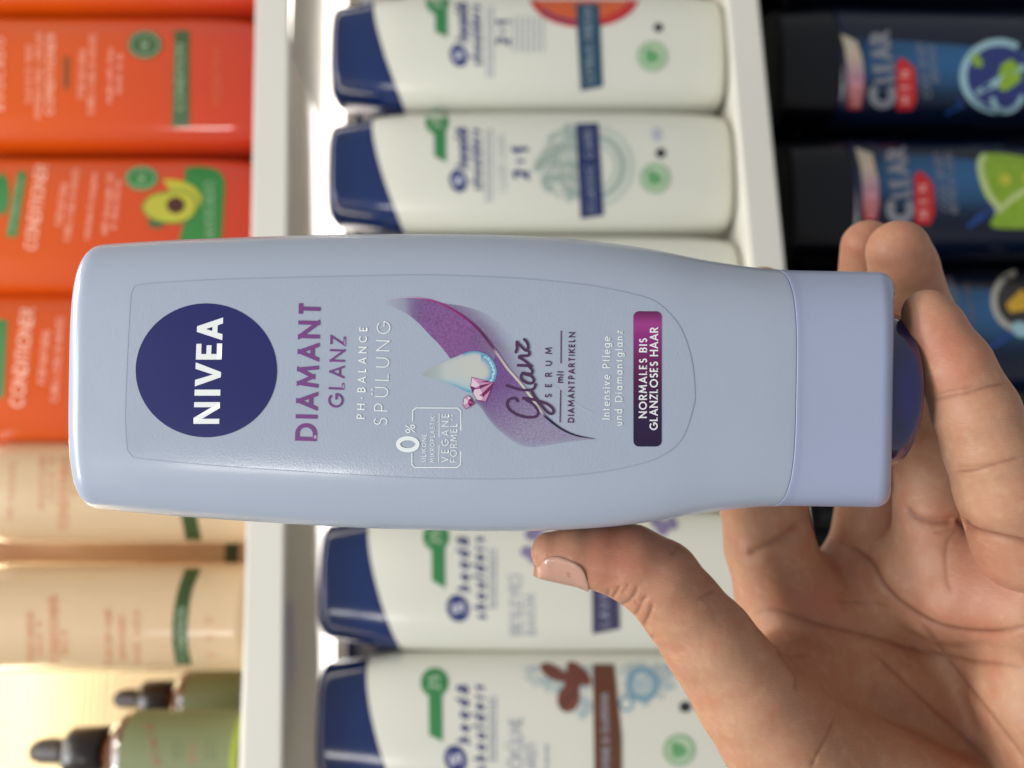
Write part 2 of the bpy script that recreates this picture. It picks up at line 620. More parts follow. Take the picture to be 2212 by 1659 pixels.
def text(name, body, s, S, E, h, wt, material, parent, off=0.0001, slant=0.0):
    """print a line from S to E (reading points on its base line), cap height h"""
    S, E = np.array(S, float), np.array(E, float)
    Lp = np.linalg.norm(E - S)
    d = (E - S) / Lp
    up = np.array([d[1], -d[0]])
    gl = [None if c == ' ' else glyph(c, wt) for c in s]
    total = sum(.34 if g is None else g[0] for g in gl)
    n = len(s)
    sp = (Lp / h - total) / max(1, n - 1)
    xs = 1.0
    mn = 0.07
    if sp < mn:
        xs = (Lp / h) / (total + mn * (n - 1))
        sp = mn
    V, Fc = [], []
    x = 0.0
    for g in gl:
        if g is None:
            x += .34 + sp
            continue
        W, v, f = g
        i0 = sum(len(q) for q in V)
        gx = (x + v[:, 0] + slant * v[:, 1]) * xs * h
        gy = v[:, 1] * h
        V.append(S + gx[:, None] * d + gy[:, None] * up)
        Fc += [tuple(i + i0 for i in q) for q in f]
        x += W + sp
    return sheet(name, body, np.concatenate(V), Fc, material, parent, off)


# ================================================================== the bottle in the hand
YA = 0.190
SC = YA / F
tl = 0.0168


def tilt_frame(px, py, Y, s, yaw=0.0):
    """frame at a reading point, long axis up, leaning by s in the picture plane"""
    o = P(px, py, Y)
    c = math.cos(s)
    sn = math.sin(s)
    M = Matrix(((c, 0, sn, o[0]), (0, 1, 0, o[1]), (-sn, 0, c, o[2]), (0, 0, 0, 1)))
    return M @ Matrix.Rotation(yaw, 4, 'Z')


M_B = tilt_frame(1916, 842, YA, tl)
BX = 1916.0
rows = [(1925, 254, .0178), (1890, 254, .018), (1700, 254, .0182), (1660, 255, .0184), (1600, 259, .0187), (1500, 273, .019), (1400, 292, .0193),
        (1300, 306, .0194), (1200, 314, .0195), (1100, 318, .0195), (1000, 319, .0195), (800, 316, .0193), (600, 308, .019), (400, 297, .0185), (247, 285, .018), (200, 281, .018)]
nb = Body(M_B, [((BX - x) * SC, hw * SC * .972, hd) for x, hw, hd in rows], 3.7)

m_pearl = mat('pearl blue plastic', '#a8b1c1', rough=.33, rvar=.05, coat=.35, var=.035, vscale=25, bump=.05, bscale=900)
m_film = mat('clear label film', '#a6afbf', rough=.21, rvar=.06, coat=.6, var=.03, vscale=300, bump=.10, bscale=2200)
m_filmedge = mat('label film edge', '#98a2b1', rough=.4)
m_cap = mat('pale lilac cap plastic', '#a0a9c3', rough=.36, rvar=.06, coat=.2, var=.02, vscale=30, bump=.03, bscale=700)
m_navy = mat('navy print', '#1d2160', rough=.3, coat=.2, var=.04, vscale=90)
m_white = mat('white print', '#e9ecea', rough=.4)
m_pale = mat('pale silver print', '#e8edec', rough=.32)
m_purple = mat('purple print', '#75427f', rough=.35)
m_dpurple = mat('dark plum print', '#4a2850', rough=.4)
m_lid = mat('translucent navy lid', '#0d1250', rough=.12, coat=.8, spec=.6)

bt = empty('conditioner_bottle', M_B, 'pale blue plastic hair conditioner bottle held upright on its cap by a hand', 'bottle')
SE = (BX - 1645) * SC


def seam(x, y):
    return SE - .0016 * np.clip(-y, 0, 1) ** 2


def capfoot(x, y):
    return -.0014 + .0066 * np.clip(-y, 0, 1)


nb.shell('body', lambda x, y: seam(x, y) + .00003, (BX - 226) * SC, m_pearl, bt, rows=150, N=220, round_hi=.0034, round_lo=.00022)
cap = nb.shell('cap', capfoot, lambda x, y: seam(x, y), m_cap, bt, rows=40, N=220, round_lo=.0040, round_hi=.00022, close_lo=False, close_hi=False)
nb.shell('cap_inner_wall', lambda x, y: capfoot(x, y) + .0004, .0235, m_cap, cap, rows=10, N=120, close_lo=False, grow=-.0028)
lathe('flip_lid', [(.0236, .0140), (.0230, .0158), (.0050, .0163), (.0022, .0165), (-.0002, .0163), (-.0008, .0155), (-.0009, .0145), (.0005, .0131), (.0007, .006), (.0007, .0005)],
      m_lid, bt, N=72)

# clear film label and its faint edge
film = [(291, 617), (330, 611.5), (420, 606), (523, 602), (800, 595.5), (932, 594), (1100, 600), (1219, 610), (1289, 619), (1358, 633), (1410, 648.6), (1445, 676),
        (1473, 714.6), (1493.6, 777), (1500.6, 846), (1497, 881), (1473, 947), (1428, 985), (1358, 1008), (1254, 1025), (1115, 1034), (941, 1033), (768, 1025), (523, 1010),
        (400, 1000), (300, 990), (283, 984), (275, 969), (271, 907), (273, 824), (279, 700), (283, 640), (287, 624), (291, 617)]
fs = smooth_curve(film, 300)[:-1]
lab = shape('label_film', nb, [fs], m_film, bt, off=.00005, grid=12)
shape('film_edge', nb, stroke(fs, 1.5, True), m_filmedge, lab, off=.00008, grid=None)

# round emblem with the name
disc = shape('emblem_disc', nb, [ell(446, 800, 152.5, 144.5, 0, 96)], m_navy, lab, off=.00012, grid=12)


def nivea():
    polys = []

    def q(u, v):                       # u along the word 0..229 px, v height 0..1
        b0, b1 = np.array([474.0, 915.5]), np.array([482.5, 687.0])
        return b0 + (b1 - b0) * u / 229.0 + np.array([-55.5, 0.0]) * v + np.array([0, -1.0]) * 0

    def add(pts):
        polys.append([tuple(q(u, v)) for u, v in pts])
    # N
    add([(0, 0), (11, 0), (11, 1), (0, 1)])
    add([(0, 1), (13, 1), (47, 0), (34, 0)])
    add([(36, 0), (47, 0), (47, 1), (36, 1)])
    add([(61, 0), (74, 0), (74, 1), (61, 1)])
    # V
    add([(81, 1), (95, 1), (112, 0), (101, 0)])
    add([(101, 0), (112, 0), (133, 1), (119, 1)])
    # E
    add([(139, 0), (151, 0), (151, 1), (139, 1)])
    add([(139, 1), (173, 1), (173, .80), (139, .80)])
    add([(139, .60), (170, .60), (170, .41), (139, .41)])
    add([(139, .20), (174, .20), (174, 0), (139, 0)])
    # A
    add([(181, 0), (194, 0), (211, 1), (199, 1)])
    add([(199, 1), (211, 1), (230, 0), (217, 0)])
    add([(188, .20), (222, .20), (219, .40), (191, .40)])
    return polys


shape('emblem_lettering', nb, nivea(), m_white, disc, off=.00017, grid=None)

T = lambda s, S, E, h, wt, m, off=.00016, **k: text('lettering', nb, s, S, E, h, wt, m, lab, off=off, **k)
T('DIAMANT', (684, 953), (692.5, 652), 46.5, .185, m_purple)
T('GLANZ', (741.5, 881), (747, 725), 33, .135, m_purple)
T('PH-BALANCE', (788, 905), (794, 706.5), 17.5, .15, m_pale)
T('SPÜLUNG', (837, 919), (844, 695), 29.5, .075, m_pale)
T('SILIKONE', (920.6, 999), (921.5, 937.5), 9.4, .13, m_pale)
T('MIKROPLASTIK*', (938.6, 999), (939.4, 893), 9.2, .12, m_pale)
T('VEGANE', (969, 998.6), (970, 893.4), 15.4, .11, m_pale)
T('FORMEL**', (987, 998.6), (988, 895), 14.6, .11, m_pale)
T('SERUM', (1191.3, 859), (1192, 750.5), 14.5, .16, m_dpurple)
T('mit', (1216, 827.5), (1217, 801), 15.5, .17, m_dpurple)
T('DIAMANTPARTIKELN', (1239.6, 913), (1242, 718), 13.6, .17, m_dpurple)
T('Intensive Pflege', (1317.5, 906), (1318.5, 727), 17, .13, m_pale)
T('und Diamantglanz', (1344, 919.5), (1345.5, 714), 16, .13, m_pale)
shape('divider_line', nb, stroke([(1209.5, 912.5), (1211, 843)], 2.2), m_dpurple, lab, off=.00016, grid=None)
shape('divider_line', nb, stroke([(1211.5, 785), (1212, 714.5)], 2.2), m_dpurple, lab, off=.00016, grid=None)
# zero-percent frame
fr = [(890, 979), (890, 1003), (896, 1009.5), (988, 1009.5), (995, 1003), (995.5, 888), (989, 881.5), (899, 881), (892, 887), (891.5, 910)]
shape('claim_frame', nb, stroke(fr, 2.2), m_pale, lab, off=.00016, grid=None)
shape('divider_line', nb, stroke([(948, 999), (949, 893)], 1.4), m_pale, lab, off=.00016, grid=None)
shape('zero_sign', nb, stroke(ell(881, 959.5, 21, 13, 0, 40), 9.0, True), m_pale, lab, off=.00016, grid=None)
T('%', (897, 936), (897.5, 917), 21, .11, m_pale)

# artwork: wings, ridge line, drop, gems, script
k2 = lambda L: [(768 + x * .3472, 603.5 + y * .3472) for x, y in L]
k3 = lambda L: [(877.8 + x * .13227, 713.2 + y * .13227) for x, y in L]
k4 = lambda L: [(1064.3 + x * .13227, 713.2 + y * .13227) for x, y in L]


def mixc(a, b, t):
    t = min(1.0, max(0.0, t))
    return tuple(a[i] + (b[i] - a[i]) * t for i in range(4))


ridge = smooth_curve(k2([(180, 135), (300, 115), (380, 116), (470, 130), (560, 165), (640, 210), (720, 270), (790, 340), (850, 420), (900, 490), (950, 560), (1020, 640),
                         (1090, 730), (1160, 830), (1200, 870), (1280, 930), (1370, 970), (1490, 993)]), 200)
up_low = smooth_curve(k2([(180, 150), (250, 180), (330, 222), (400, 280), (460, 345), (520, 405), (580, 480), (640, 560), (700, 660), (750, 740)]), 80)
lo_edge = smooth_curve(k2([(740, 760), (780, 800), (820, 860), (870, 920), (940, 980), (1010, 1025), (1080, 1043), (1180, 1035), (1300, 1015), (1400, 1003), (1490, 995)]), 80)
i_mid = int(len(ridge) * .62)
VIO, LIL = lin('#7f5a92'), lin('#bfb0cc')


def rd(x, y):
    d = np.hypot(ridge[:, 0] - x, ridge[:, 1] - y)
    i = int(np.argmin(d))
    return float(d[i]), i / len(ridge)


def wing_up(x, y):
    d, t = rd(x, y)
    c = mixc(VIO, lin('#86578f'), max(0, 1 - abs(t - .33) * 4))
    a = min(1, max(0, (x - 830) / 55)) * .92
    a *= min(1, max(.25, (t - .02) * 7))
    if x > 1010:
        a *= max(.35, 1 - (x - 1010) / 120)
    return (c[0], c[1], c[2], a)


def wing_lo(x, y):
    d, t = rd(x, y)
    s = min(1, max(0, ((x - 1040) * .55 + (y - 860) * .85) / 120))
    c = mixc(lin('#74528c'), lin('#a294b4'), s)
    a = .95 - .30 * s
    de = float(np.min(np.hypot(lo_edge[:, 0] - x, lo_edge[:, 1] - y)))
    a *= min(1, .35 + de / 22)
    return (c[0], c[1], c[2], a)


art = inked('wing_artwork', nb, [np.vstack([ridge[:int(len(ridge) * .52)], up_low[::-1]])], wing_up, lab, off=.00010, grid=5, speck=.22, matname='pearly ink')
inked('wing_artwork', nb, [np.vstack([ridge[int(len(ridge) * .50):], lo_edge[::-1], [k2([(800, 660)])[0]]])], wing_lo, lab, off=.00013, grid=5, speck=.22, matname='pearly ink')
out_shade = k2([(470, 126), (560, 150), (660, 165), (780, 200), (880, 260), (960, 340), (1010, 430), (1060, 560), (1090, 690), (1090, 730), (1020, 640), (900, 490), (850, 420), (790, 340), (720, 270), (640, 210), (560, 165)])


def shade_fn(x, y):
    d, t = rd(x, y)
    c = lin('#8d739f')
    return (c[0], c[1], c[2], .62 * math.exp(-(d / 24) ** 2 * .8) * min(1, max(0, (t - .12) * 8)) * min(1, max(.15, (.72 - t) * 4)))


inked('wing_shading', nb, [smooth_curve(out_shade + out_shade[:1], 160)[:-1]], shade_fn, lab, off=.00009, grid=5, speck=.2, matname='pearly ink')

rw = np.interp(np.linspace(0, 1, len(ridge)), [0, .1, .25, .45, .56, .75, .82, .95, 1], [1.0, 2.2, 3.2, 5.6, 5.4, 5.0, 4.6, 3.0, .6])


def ridge_fn(x, y):
    d, t = rd(x, y)
    st = [(0, lin('#c9c3d4', .7)), (.08, lin('#c0a9c6')), (.17, lin('#a62c80')), (.30, lin('#8a1f6c')), (.42, lin('#57204f')), (.475, lin('#6a3a68')), (.50, lin('#b3a2ad')),
          (.60, lin('#c6bab4')), (.70, lin('#c9c4b8')), (.755, lin('#bdb0b0')), (.785, lin('#4b2a52')), (.82, lin('#161334')), (1, lin('#1d1738'))]
    for (a, ca), (b, cb) in zip(st, st[1:]):
        if t <= b:
            return mixc(ca, cb, (t - a) / (b - a))
    return st[-1][1]


inked('ridge_line', nb, stroke(ridge, rw), ridge_fn, lab, off=.00019, grid=None)
gl = smooth_curve(k4([(880, 830), (1000, 905), (1120, 1010), (1230, 1110), (1340, 1190), (1480, 1280), (1640, 1355)]), 60)
inked('light_streak', nb, stroke(gl, np.linspace(.6, 4, len(gl))), lambda x, y: lin('#c4ced2', .55), lab, off=.00012, grid=None)

dr = smooth_curve(k3([(220, 715), (300, 660), (420, 600), (560, 545), (700, 480), (820, 430), (920, 388), (1020, 352), (1110, 342), (1200, 352), (1300, 390), (1380, 450), (1440, 540), (1473, 640),
                      (1475, 720), (1445, 820), (1400, 880), (1300, 965), (1180, 1020), (1080, 1022), (980, 1000), (860, 945), (740, 890), (600, 840), (450, 800), (320, 765), (240, 740), (220, 715)]), 240)[:-1]


def drop_fn(x, y):
    d = float(np.min(np.hypot(dr[:, 0] - x, dr[:, 1] - y)))
    u = (x - 907) / 165.0
    c = mixc(lin('#b7c0bf'), lin('#c9c6bf'), u)
    if y > 810:
        c = mixc(c, lin('#9fc3cc'), (y - 810) / 40)
    edge = math.exp(-(d / 5.5) ** 2)
    if x > 1040:
        edge = max(edge, math.exp(-((d - 8) / 9) ** 2))
        if 5 < d < 8.5 and y > 770:
            return lin('#bcd9e6')
    if y < 790 and x < 1000:
        edge *= .45
    c = mixc(c, lin('#4f97bb'), edge * min(1, max(0, (u - .18) * 2.2)))
    return (c[0], c[1], c[2], min(.97, .30 + u * 2.0))


inked('drop_artwork', nb, [dr], drop_fn, lab, off=.00016, grid=3)


def gem(facets, outline, parent):
    tone = {'l': '#dcc4d2', 'd': '#6e1f58', 'm': '#a8588f', 'p': '#c48fb2'}
    for kind, poly in facets:
        col = lin(tone[kind])
        inked('facet', nb, [k3(poly)], lambda x, y, c=col: c, parent, off=.00020, grid=None)
    shape('gem_outline', nb, stroke(k3(outline), .9, True), mat('magenta print', '#82285f', rough=.35), parent, off=.00023, grid=None)


gem([('l', [(1065, 770), (1150, 850), (1060, 840)]), ('p', [(1065, 770), (1310, 830), (1150, 850)]), ('d', [(1310, 830), (1420, 855), (1150, 850)]), ('l', [(1060, 840), (1150, 850), (1140, 940), (1045, 910)]),
     ('d', [(1045, 910), (1140, 940), (1110, 970), (1090, 1040)]), ('l', [(1090, 1040), (1110, 970), (1190, 1060), (1150, 1140)]), ('l', [(1150, 1140), (1190, 1060), (1250, 1095), (1220, 1150)]),
     ('p', [(1220, 1150), (1250, 1095), (1330, 1090), (1295, 1165)]), ('p', [(1150, 850), (1420, 855), (1200, 900)]), ('l', [(1150, 850), (1200, 900), (1140, 940)]), ('d', [(1200, 900), (1420, 855), (1200, 960)]),
     ('m', [(1140, 940), (1200, 900), (1200, 960), (1110, 970)]), ('p', [(1200, 960), (1420, 855), (1240, 1030)]), ('l', [(1110, 970), (1200, 960), (1240, 1030), (1190, 1060)]),
     ('d', [(1240, 1030), (1420, 855), (1380, 970), (1255, 1092)]), ('p', [(1255, 1092), (1380, 970), (1330, 1090)]), ('m', [(1190, 1060), (1240, 1030), (1252, 1093)])],
    [(1065, 770), (1180, 795), (1310, 830), (1420, 855), (1380, 970), (1330, 1090), (1295, 1165), (1220, 1150), (1150, 1140), (1090, 1040), (1045, 910), (1060, 840)], lab)
gem([('l', [(1000, 1065), (1060, 1110), (1010, 1140)]), ('p', [(1000, 1065), (1010, 1140), (940, 1110)]), ('d', [(1010, 1140), (1060, 1110), (1112, 1200)]), ('m', [(1010, 1140), (1112, 1200), (1000, 1190)]),
     ('l', [(940, 1110), (1010, 1140), (1000, 1190), (922, 1220)]), ('d', [(1000, 1190), (1112, 1200), (1040, 1250)]), ('p', [(922, 1220), (1000, 1190), (1040, 1250), (970, 1285)])],
    [(1000, 1065), (1060, 1110), (1112, 1200), (1040, 1250), (970, 1285), (922, 1220), (940, 1110)], lab)

m_script = m_dpurple
scr = [
    [(405, 1158), (375, 1115), (320, 1112), (262, 1140), (235, 1190), (250, 1260), (305, 1322), (400, 1380), (520, 1415), (640, 1422), (712, 1402), (742, 1355), (730, 1300), (690, 1240), (620, 1180), (550, 1140), (505, 1108)],
    [(495, 1112), (560, 1112), (640, 1128), (760, 1160), (880, 1202), (958, 1258), (990, 1310), (985, 1352), (948, 1366), (890, 1338), (820, 1262), (750, 1172), (690, 1092), (640, 1008)],
    [(228, 903), (320, 935), (450, 970), (580, 980), (650, 966), (685, 930), (697, 885)],
    [(492, 700), (468, 730), (462, 775), (492, 822), (560, 860), (628, 868), (665, 842), (664, 792), (622, 748), (556, 728), (490, 704)],
    [(485, 700), (560, 712), (618, 718), (645, 690), (640, 650), (600, 605)],
    [(412, 575), (500, 578), (632, 588)],
    [(625, 592), (560, 530), (480, 472), (432, 450), (440, 425), (490, 420), (560, 418), (596, 398), (592, 355)],
    [(376, 362), (396, 300), (392, 240), (396, 190)],
    [(390, 195), (450, 252), (510, 312), (556, 336), (576, 300), (574, 240), (550, 190), (512, 150)],
]
pol = []
for s_ in scr:
    c_ = smooth_curve(k4(s_), 60)
    pol += stroke(c_, 5.7)
    for e in (c_[0], c_[-1]):
        pol.append(ell(e[0], e[1], 2.8, 2.8, 0, 14))
shape('script_lettering', nb, pol, m_script, lab, off=.00022, grid=None)


def pill_fn(x, y):
    t = (964 - y) / 292
    st = [(0, lin('#1e1238')), (.25, lin('#2e1440')), (.5, lin('#4c1646')), (.68, lin('#74205f')), (.82, lin('#8f2a7c')), (.9, lin('#a03c86')), (1, lin('#651a50'))]
    for (a, ca), (b, cb) in zip(st, st[1:]):
        if t <= b:
            return mixc(ca, cb, (t - a) / (b - a))
    return st[-1][1]


pill = inked('claim_badge', nb, [rrect(1368, 672.5, 1429, 964.5, 12)], pill_fn, lab, off=.00012, grid=8)
text('badge_lettering', nb, 'NORMALES BIS', (1397, 903), (1397.8, 730.5), 17.5, .165, m_white, pill, off=.00018)
text('badge_lettering', nb, 'GLANZLOSES HAAR', (1420.5, 929), (1421.5, 707.5), 18, .165, m_white, pill, off=.00018)

# ================================================================== the hand
def W3(px, py, Y):
    return P(px, py, Y)


H_CH = 0.0008          # sampling step of the hand's implicit surface


def hand_mesh():
    # chains: reading point, distance, radius (m)
    thumb = [(1192, 1194, .1915, .0046), (1240, 1198, .1915, .0058), (1300, 1206, .192, .0069), (1362, 1217, .1925, .0083), (1425, 1254, .193, .0089), (1472, 1312, .194, .0091),
             (1530, 1385, .195, .0102), (1613, 1500, .197, .0118), (1715, 1640, .200, .0142)]
    index = [(1700, 1300, .2290, .0125), (1662, 1180, .2265, .0112), (1646, 1080, .2245, .0106), (1636, 900, .2230, .0098), (1640, 720, .2200, .0084), (1646, 640, .2170, .0072)]
    middle = [(1868, 1250, .2330, .0118), (1885, 1150, .2345, .0100), (1889, 1040, .2350, .0094), (1886, 800, .2350, .0090), (1876, 620, .2300, .0078), (1874, 532, .2255, .0066)]
    ring_ = [(2020, 1180, .2150, .0105), (2012, 1090, .2140, .0085), (2008, 1010, .2145, .0080), (2020, 850, .2170, .0080), (1990, 690, .2150, .0079), (1952, 580, .2115, .0077), (1940, 543, .2100, .0073)]
    pinky = [(2215, 1170, .1890, .0108), (2170, 1055, .1820, .0095), (2135, 965, .1795, .0086), (2108, 890, .1785, .0081), (2062, 790, .1785, .0071), (2018, 705, .1795, .0057), (2003, 678, .1800, .0050)]
    palm = [  # capsules
        ((1705, 1300, .2320), .0128, (2150, 1800, .2320), .0160),
        ((1868, 1255, .2360), .0128, (2250, 1840, .2340), .0165),
        ((2025, 1195, .2250), .0120, (2330, 1860, .2260), .0165),
        ((2205, 1195, .2060), .0120, (2420, 1860, .2120), .0185),
        ((1720, 1610, .2045), .0135, (2060, 1830, .2100), .0205),
        ((1660, 1470, .2080), .0080, (1760, 1400, .2260), .0100),
        ((1700, 1540, .2130), .0100, (1860, 1420, .2300), .0110),
        ((1740, 1300, .2290), .0118, (1830, 1330, .2300), .0118),
        ((1960, 1240, .2200), .0105, (2040, 1280, .2140), .0118),
        ((2110, 1265, .2080), .0100, (2215, 1300, .2020), .0125),
        ((1900, 1490, .2285), .0125, (2190, 1770, .2235), .0165),
        ((2250, 1500, .2060), .0150, (2380, 1750, .2080), .0190),
        ((2230, 1880, .2260), .0250, (2640, 2300, .2450), .0260),
        ((2330, 1850, .2220), .0240, (2700, 2230, .2420), .0250),
    ]
    pts = []
    for ch in (thumb, index, middle, ring_, pinky):
        for q in ch:
            pts.append((W3(*q[:3]), q[3]))
    for a, ra, b, rb in palm:
        pts += [(W3(*a), ra), (W3(*b), rb)]
    lo = np.min([p - r for p, r in pts], 0) - .004
    hi = np.max([p + r for p, r in pts], 0) + .004
    h = H_CH
    nx, ny, nz = (np.ceil((hi - lo) / h).astype(int) + 1)
    ax = [lo[i] + h * np.arange(n) for i, n in enumerate((nx, ny, nz))]
    BIG = .03

    def cap_into(fld, a, ra, b, rb, k):
        pad = max(ra, rb) + .016
        mn, mx = np.minimum(a, b) - pad, np.maximum(a, b) + pad
        i0 = np.clip(((mn - lo) / h).astype(int), 0, None)
        i1 = np.minimum(((mx - lo) / h).astype(int) + 2, (nx, ny, nz))
        X = ax[0][i0[0]:i1[0], None, None].astype(np.float32)
        Y = ax[1][None, i0[1]:i1[1], None].astype(np.float32)
        Z = ax[2][None, None, i0[2]:i1[2]].astype(np.float32)
        ab = b - a
        L2 = float(ab @ ab)
        t = np.clip(((X - a[0]) * ab[0] + (Y - a[1]) * ab[1] + (Z - a[2]) * ab[2]) / L2, 0, 1)
        d = np.sqrt((X - a[0] - t * ab[0]) ** 2 + (Y - a[1] - t * ab[1]) ** 2 + (Z - a[2] - t * ab[2]) ** 2) - (ra + (rb - ra) * t)
        sub = fld[i0[0]:i1[0], i0[1]:i1[1], i0[2]:i1[2]]
        e = np.clip(.5 + .5 * (sub - d) / k, 0, 1)
        sub[...] = sub * (1 - e) + d * e - k * e * (1 - e)

    def chain(ch, k):
        f = np.full((nx, ny, nz), BIG, np.float32)
        for q, r in zip(ch, ch[1:]):
            cap_into(f, W3(*q[:3]), q[3], W3(*r[:3]), r[3], k)
        return f

    pf = np.full((nx, ny, nz), BIG, np.float32)
    for a, ra, b, rb in palm:
        cap_into(pf, W3(*a), ra, W3(*b), rb, .0060)
    tot = pf.copy()
    for ch, k in ((thumb, .0055), (index, .0040), (middle, .0035), (ring_, .0025), (pinky, .0025)):
        f = chain(ch, .0012)
        e = np.clip(.5 + .5 * (pf - f) / k, 0, 1)
        tot = np.minimum(tot, pf * (1 - e) + f * e - k * e * (1 - e))
    del pf
    # flesh gives way where it presses on the bottle
    near = np.argwhere(np.abs(tot) < .004)
    pw = lo + h * near
    pl = pw @ nb.Mi[:3, :3].T + nb.Mi[:3, 3]
    hwb, hdb = nb.hw(pl[:, 2]), nb.hd(pl[:, 2])
    g_ = ((np.abs(pl[:, 0]) / hwb) ** nb.n + (np.abs(pl[:, 1]) / hdb) ** nb.n) ** (1 / nb.n) - 1
    db = np.where((pl[:, 2] > .001) & (pl[:, 2] < nb.b[-1]), g_ * np.minimum(hwb, hdb * 1.3), .02) - .00012
    sel = tot[near[:, 0], near[:, 1], near[:, 2]]
    tot[near[:, 0], near[:, 1], near[:, 2]] = np.maximum(sel, -db)
    # surface nets
    s = tot < 0
    c = np.zeros((nx - 1, ny - 1, nz - 1), np.int8)
    for dx in (0, 1):
        for dy in (0, 1):
            for dz in (0, 1):
                c += s[dx:nx - 1 + dx, dy:ny - 1 + dy, dz:nz - 1 + dz]
    ci = np.argwhere((c > 0) & (c < 8))
    idx = -np.ones((nx - 1, ny - 1, nz - 1), np.int32)
    idx[ci[:, 0], ci[:, 1], ci[:, 2]] = np.arange(len(ci))
    acc = np.zeros((len(ci), 3))
    cnt = np.zeros(len(ci))
    cor = [(x, y, z) for x in (0, 1) for y in (0, 1) for z in (0, 1)]
    for a in cor:
        for b in cor:
            if sum(abs(a[i] - b[i]) for i in range(3)) == 1 and a < b:
                va = tot[ci[:, 0] + a[0], ci[:, 1] + a[1], ci[:, 2] + a[2]]
                vb = tot[ci[:, 0] + b[0], ci[:, 1] + b[1], ci[:, 2] + b[2]]
                m = (va < 0) != (vb < 0)
                t = (va / (va - vb + 1e-20))[m]
                acc[m] += np.array(a) + t[:, None] * (np.array(b) - np.array(a))
                cnt[m] += 1
    V = lo + h * (ci + acc / cnt[:, None])
    quads = []
    for axn in range(3):
        o1, o2 = (axn + 1) % 3, (axn + 2) % 3
        sl0 = [slice(None)] * 3
        sl1 = [slice(None)] * 3
        sl0[axn], sl1[axn] = slice(0, -1), slice(1, None)
        e = np.argwhere(s[tuple(sl0)] != s[tuple(sl1)])
        ok = (e[:, o1] > 0) & (e[:, o2] > 0) & (e[:, o1] < s.shape[o1] - 1) & (e[:, o2] < s.shape[o2] - 1)
        e = e[ok]
        ins = s[e[:, 0], e[:, 1], e[:, 2]]
        q = []
        for d1, d2 in ((0, 0), (-1, 0), (-1, -1), (0, -1)):
            g = e.copy()
            g[:, o1] += d1
            g[:, o2] += d2
            q.append(idx[g[:, 0], g[:, 1], g[:, 2]])
        q = np.stack(q, -1)
        q[~ins] = q[~ins][:, ::-1]
        quads.append(q)
    Q = np.vstack(quads)
    # smoothing along the mesh edges
    E = np.vstack([Q[:, [0, 1]], Q[:, [1, 2]], Q[:, [2, 3]], Q[:, [3, 0]]])
    deg = np.bincount(E[:, 0], minlength=len(V)) + np.bincount(E[:, 1], minlength=len(V))

    def lap(A):
        out = np.zeros_like(A)
        for k in range(A.shape[1]):
            out[:, k] = np.bincount(E[:, 0], A[E[:, 1], k], len(V)) + np.bincount(E[:, 1], A[E[:, 0], k], len(V))
        return out / deg[:, None]
    for lam in (.6, -.62, .6, -.62, .6, -.62, .6, -.3):
        V = V + lam * (lap(V) - V)
    # one midpoint subdivision for finer relief
    nV = len(V)
    Es = np.sort(np.vstack([Q[:, [0, 1]], Q[:, [1, 2]], Q[:, [2, 3]], Q[:, [3, 0]]]), 1)
    key = Es[:, 0].astype(np.int64) * nV + Es[:, 1]
    uk, inv = np.unique(key, return_inverse=True)
    mids = .5 * (V[uk // nV] + V[uk % nV])
    cen = V[Q].mean(1)
    nq = len(Q)
    inv = inv.reshape(-1)
    e0, e1, e2, e3 = (nV + inv[k * nq:(k + 1) * nq] for k in range(4))
    cc = nV + len(uk) + np.arange(nq)
    V = np.vstack([V, mids, cen])
    Q = np.vstack([np.stack([Q[:, 0], e0, cc, e3], -1), np.stack([e0, Q[:, 1], e1, cc], -1), np.stack([cc, e1, Q[:, 2], e2], -1), np.stack([e3, cc, e2, Q[:, 3]], -1)])
    E = np.vstack([Q[:, [0, 1]], Q[:, [1, 2]], Q[:, [2, 3]], Q[:, [3, 0]]])
    deg = np.bincount(E[:, 0], minlength=len(V)) + np.bincount(E[:, 1], minlength=len(V))
    for lam in (.6, .6, -.5, .5):
        V = V + lam * (lap(V) - V)
    # normals
    n = np.cross(V[Q[:, 2]] - V[Q[:, 0]], V[Q[:, 3]] - V[Q[:, 1]])
    N = np.zeros_like(V)
    for k in range(4):
        for a in range(3):
            N[:, a] += np.bincount(Q[:, k], n[:, a], len(V))
    N /= np.linalg.norm(N, axis=1)[:, None] + 1e-12
    # outward check
    if np.mean(np.einsum('ij,ij->i', N, V - V.mean(0))) < 0:
        Q = Q[:, ::-1]
        N = -N
    # creases: lines read on the visible skin, pressed in
    rel = V - CAM
    px = CX - rel[:, 2] / rel[:, 1] * F
    py = CY - rel[:, 0] / rel[:, 1] * F
    face = np.einsum('ij,ij->i', N, -rel / np.linalg.norm(rel, axis=1)[:, None])
    fold = np.zeros(len(V))
    red = np.zeros(len(V))
    c4 = lambda L: [(1097 + x * .504, 1042.3 + y * .504) for x, y in L]
    kt = lambda L: [(1124.6 + x * .186, 1124.6 + y * .186) for x, y in L]
    kp = lambda L: [(1755.5 + x * .3968, 548.6 + y * .3968) for x, y in L]   # little finger crop
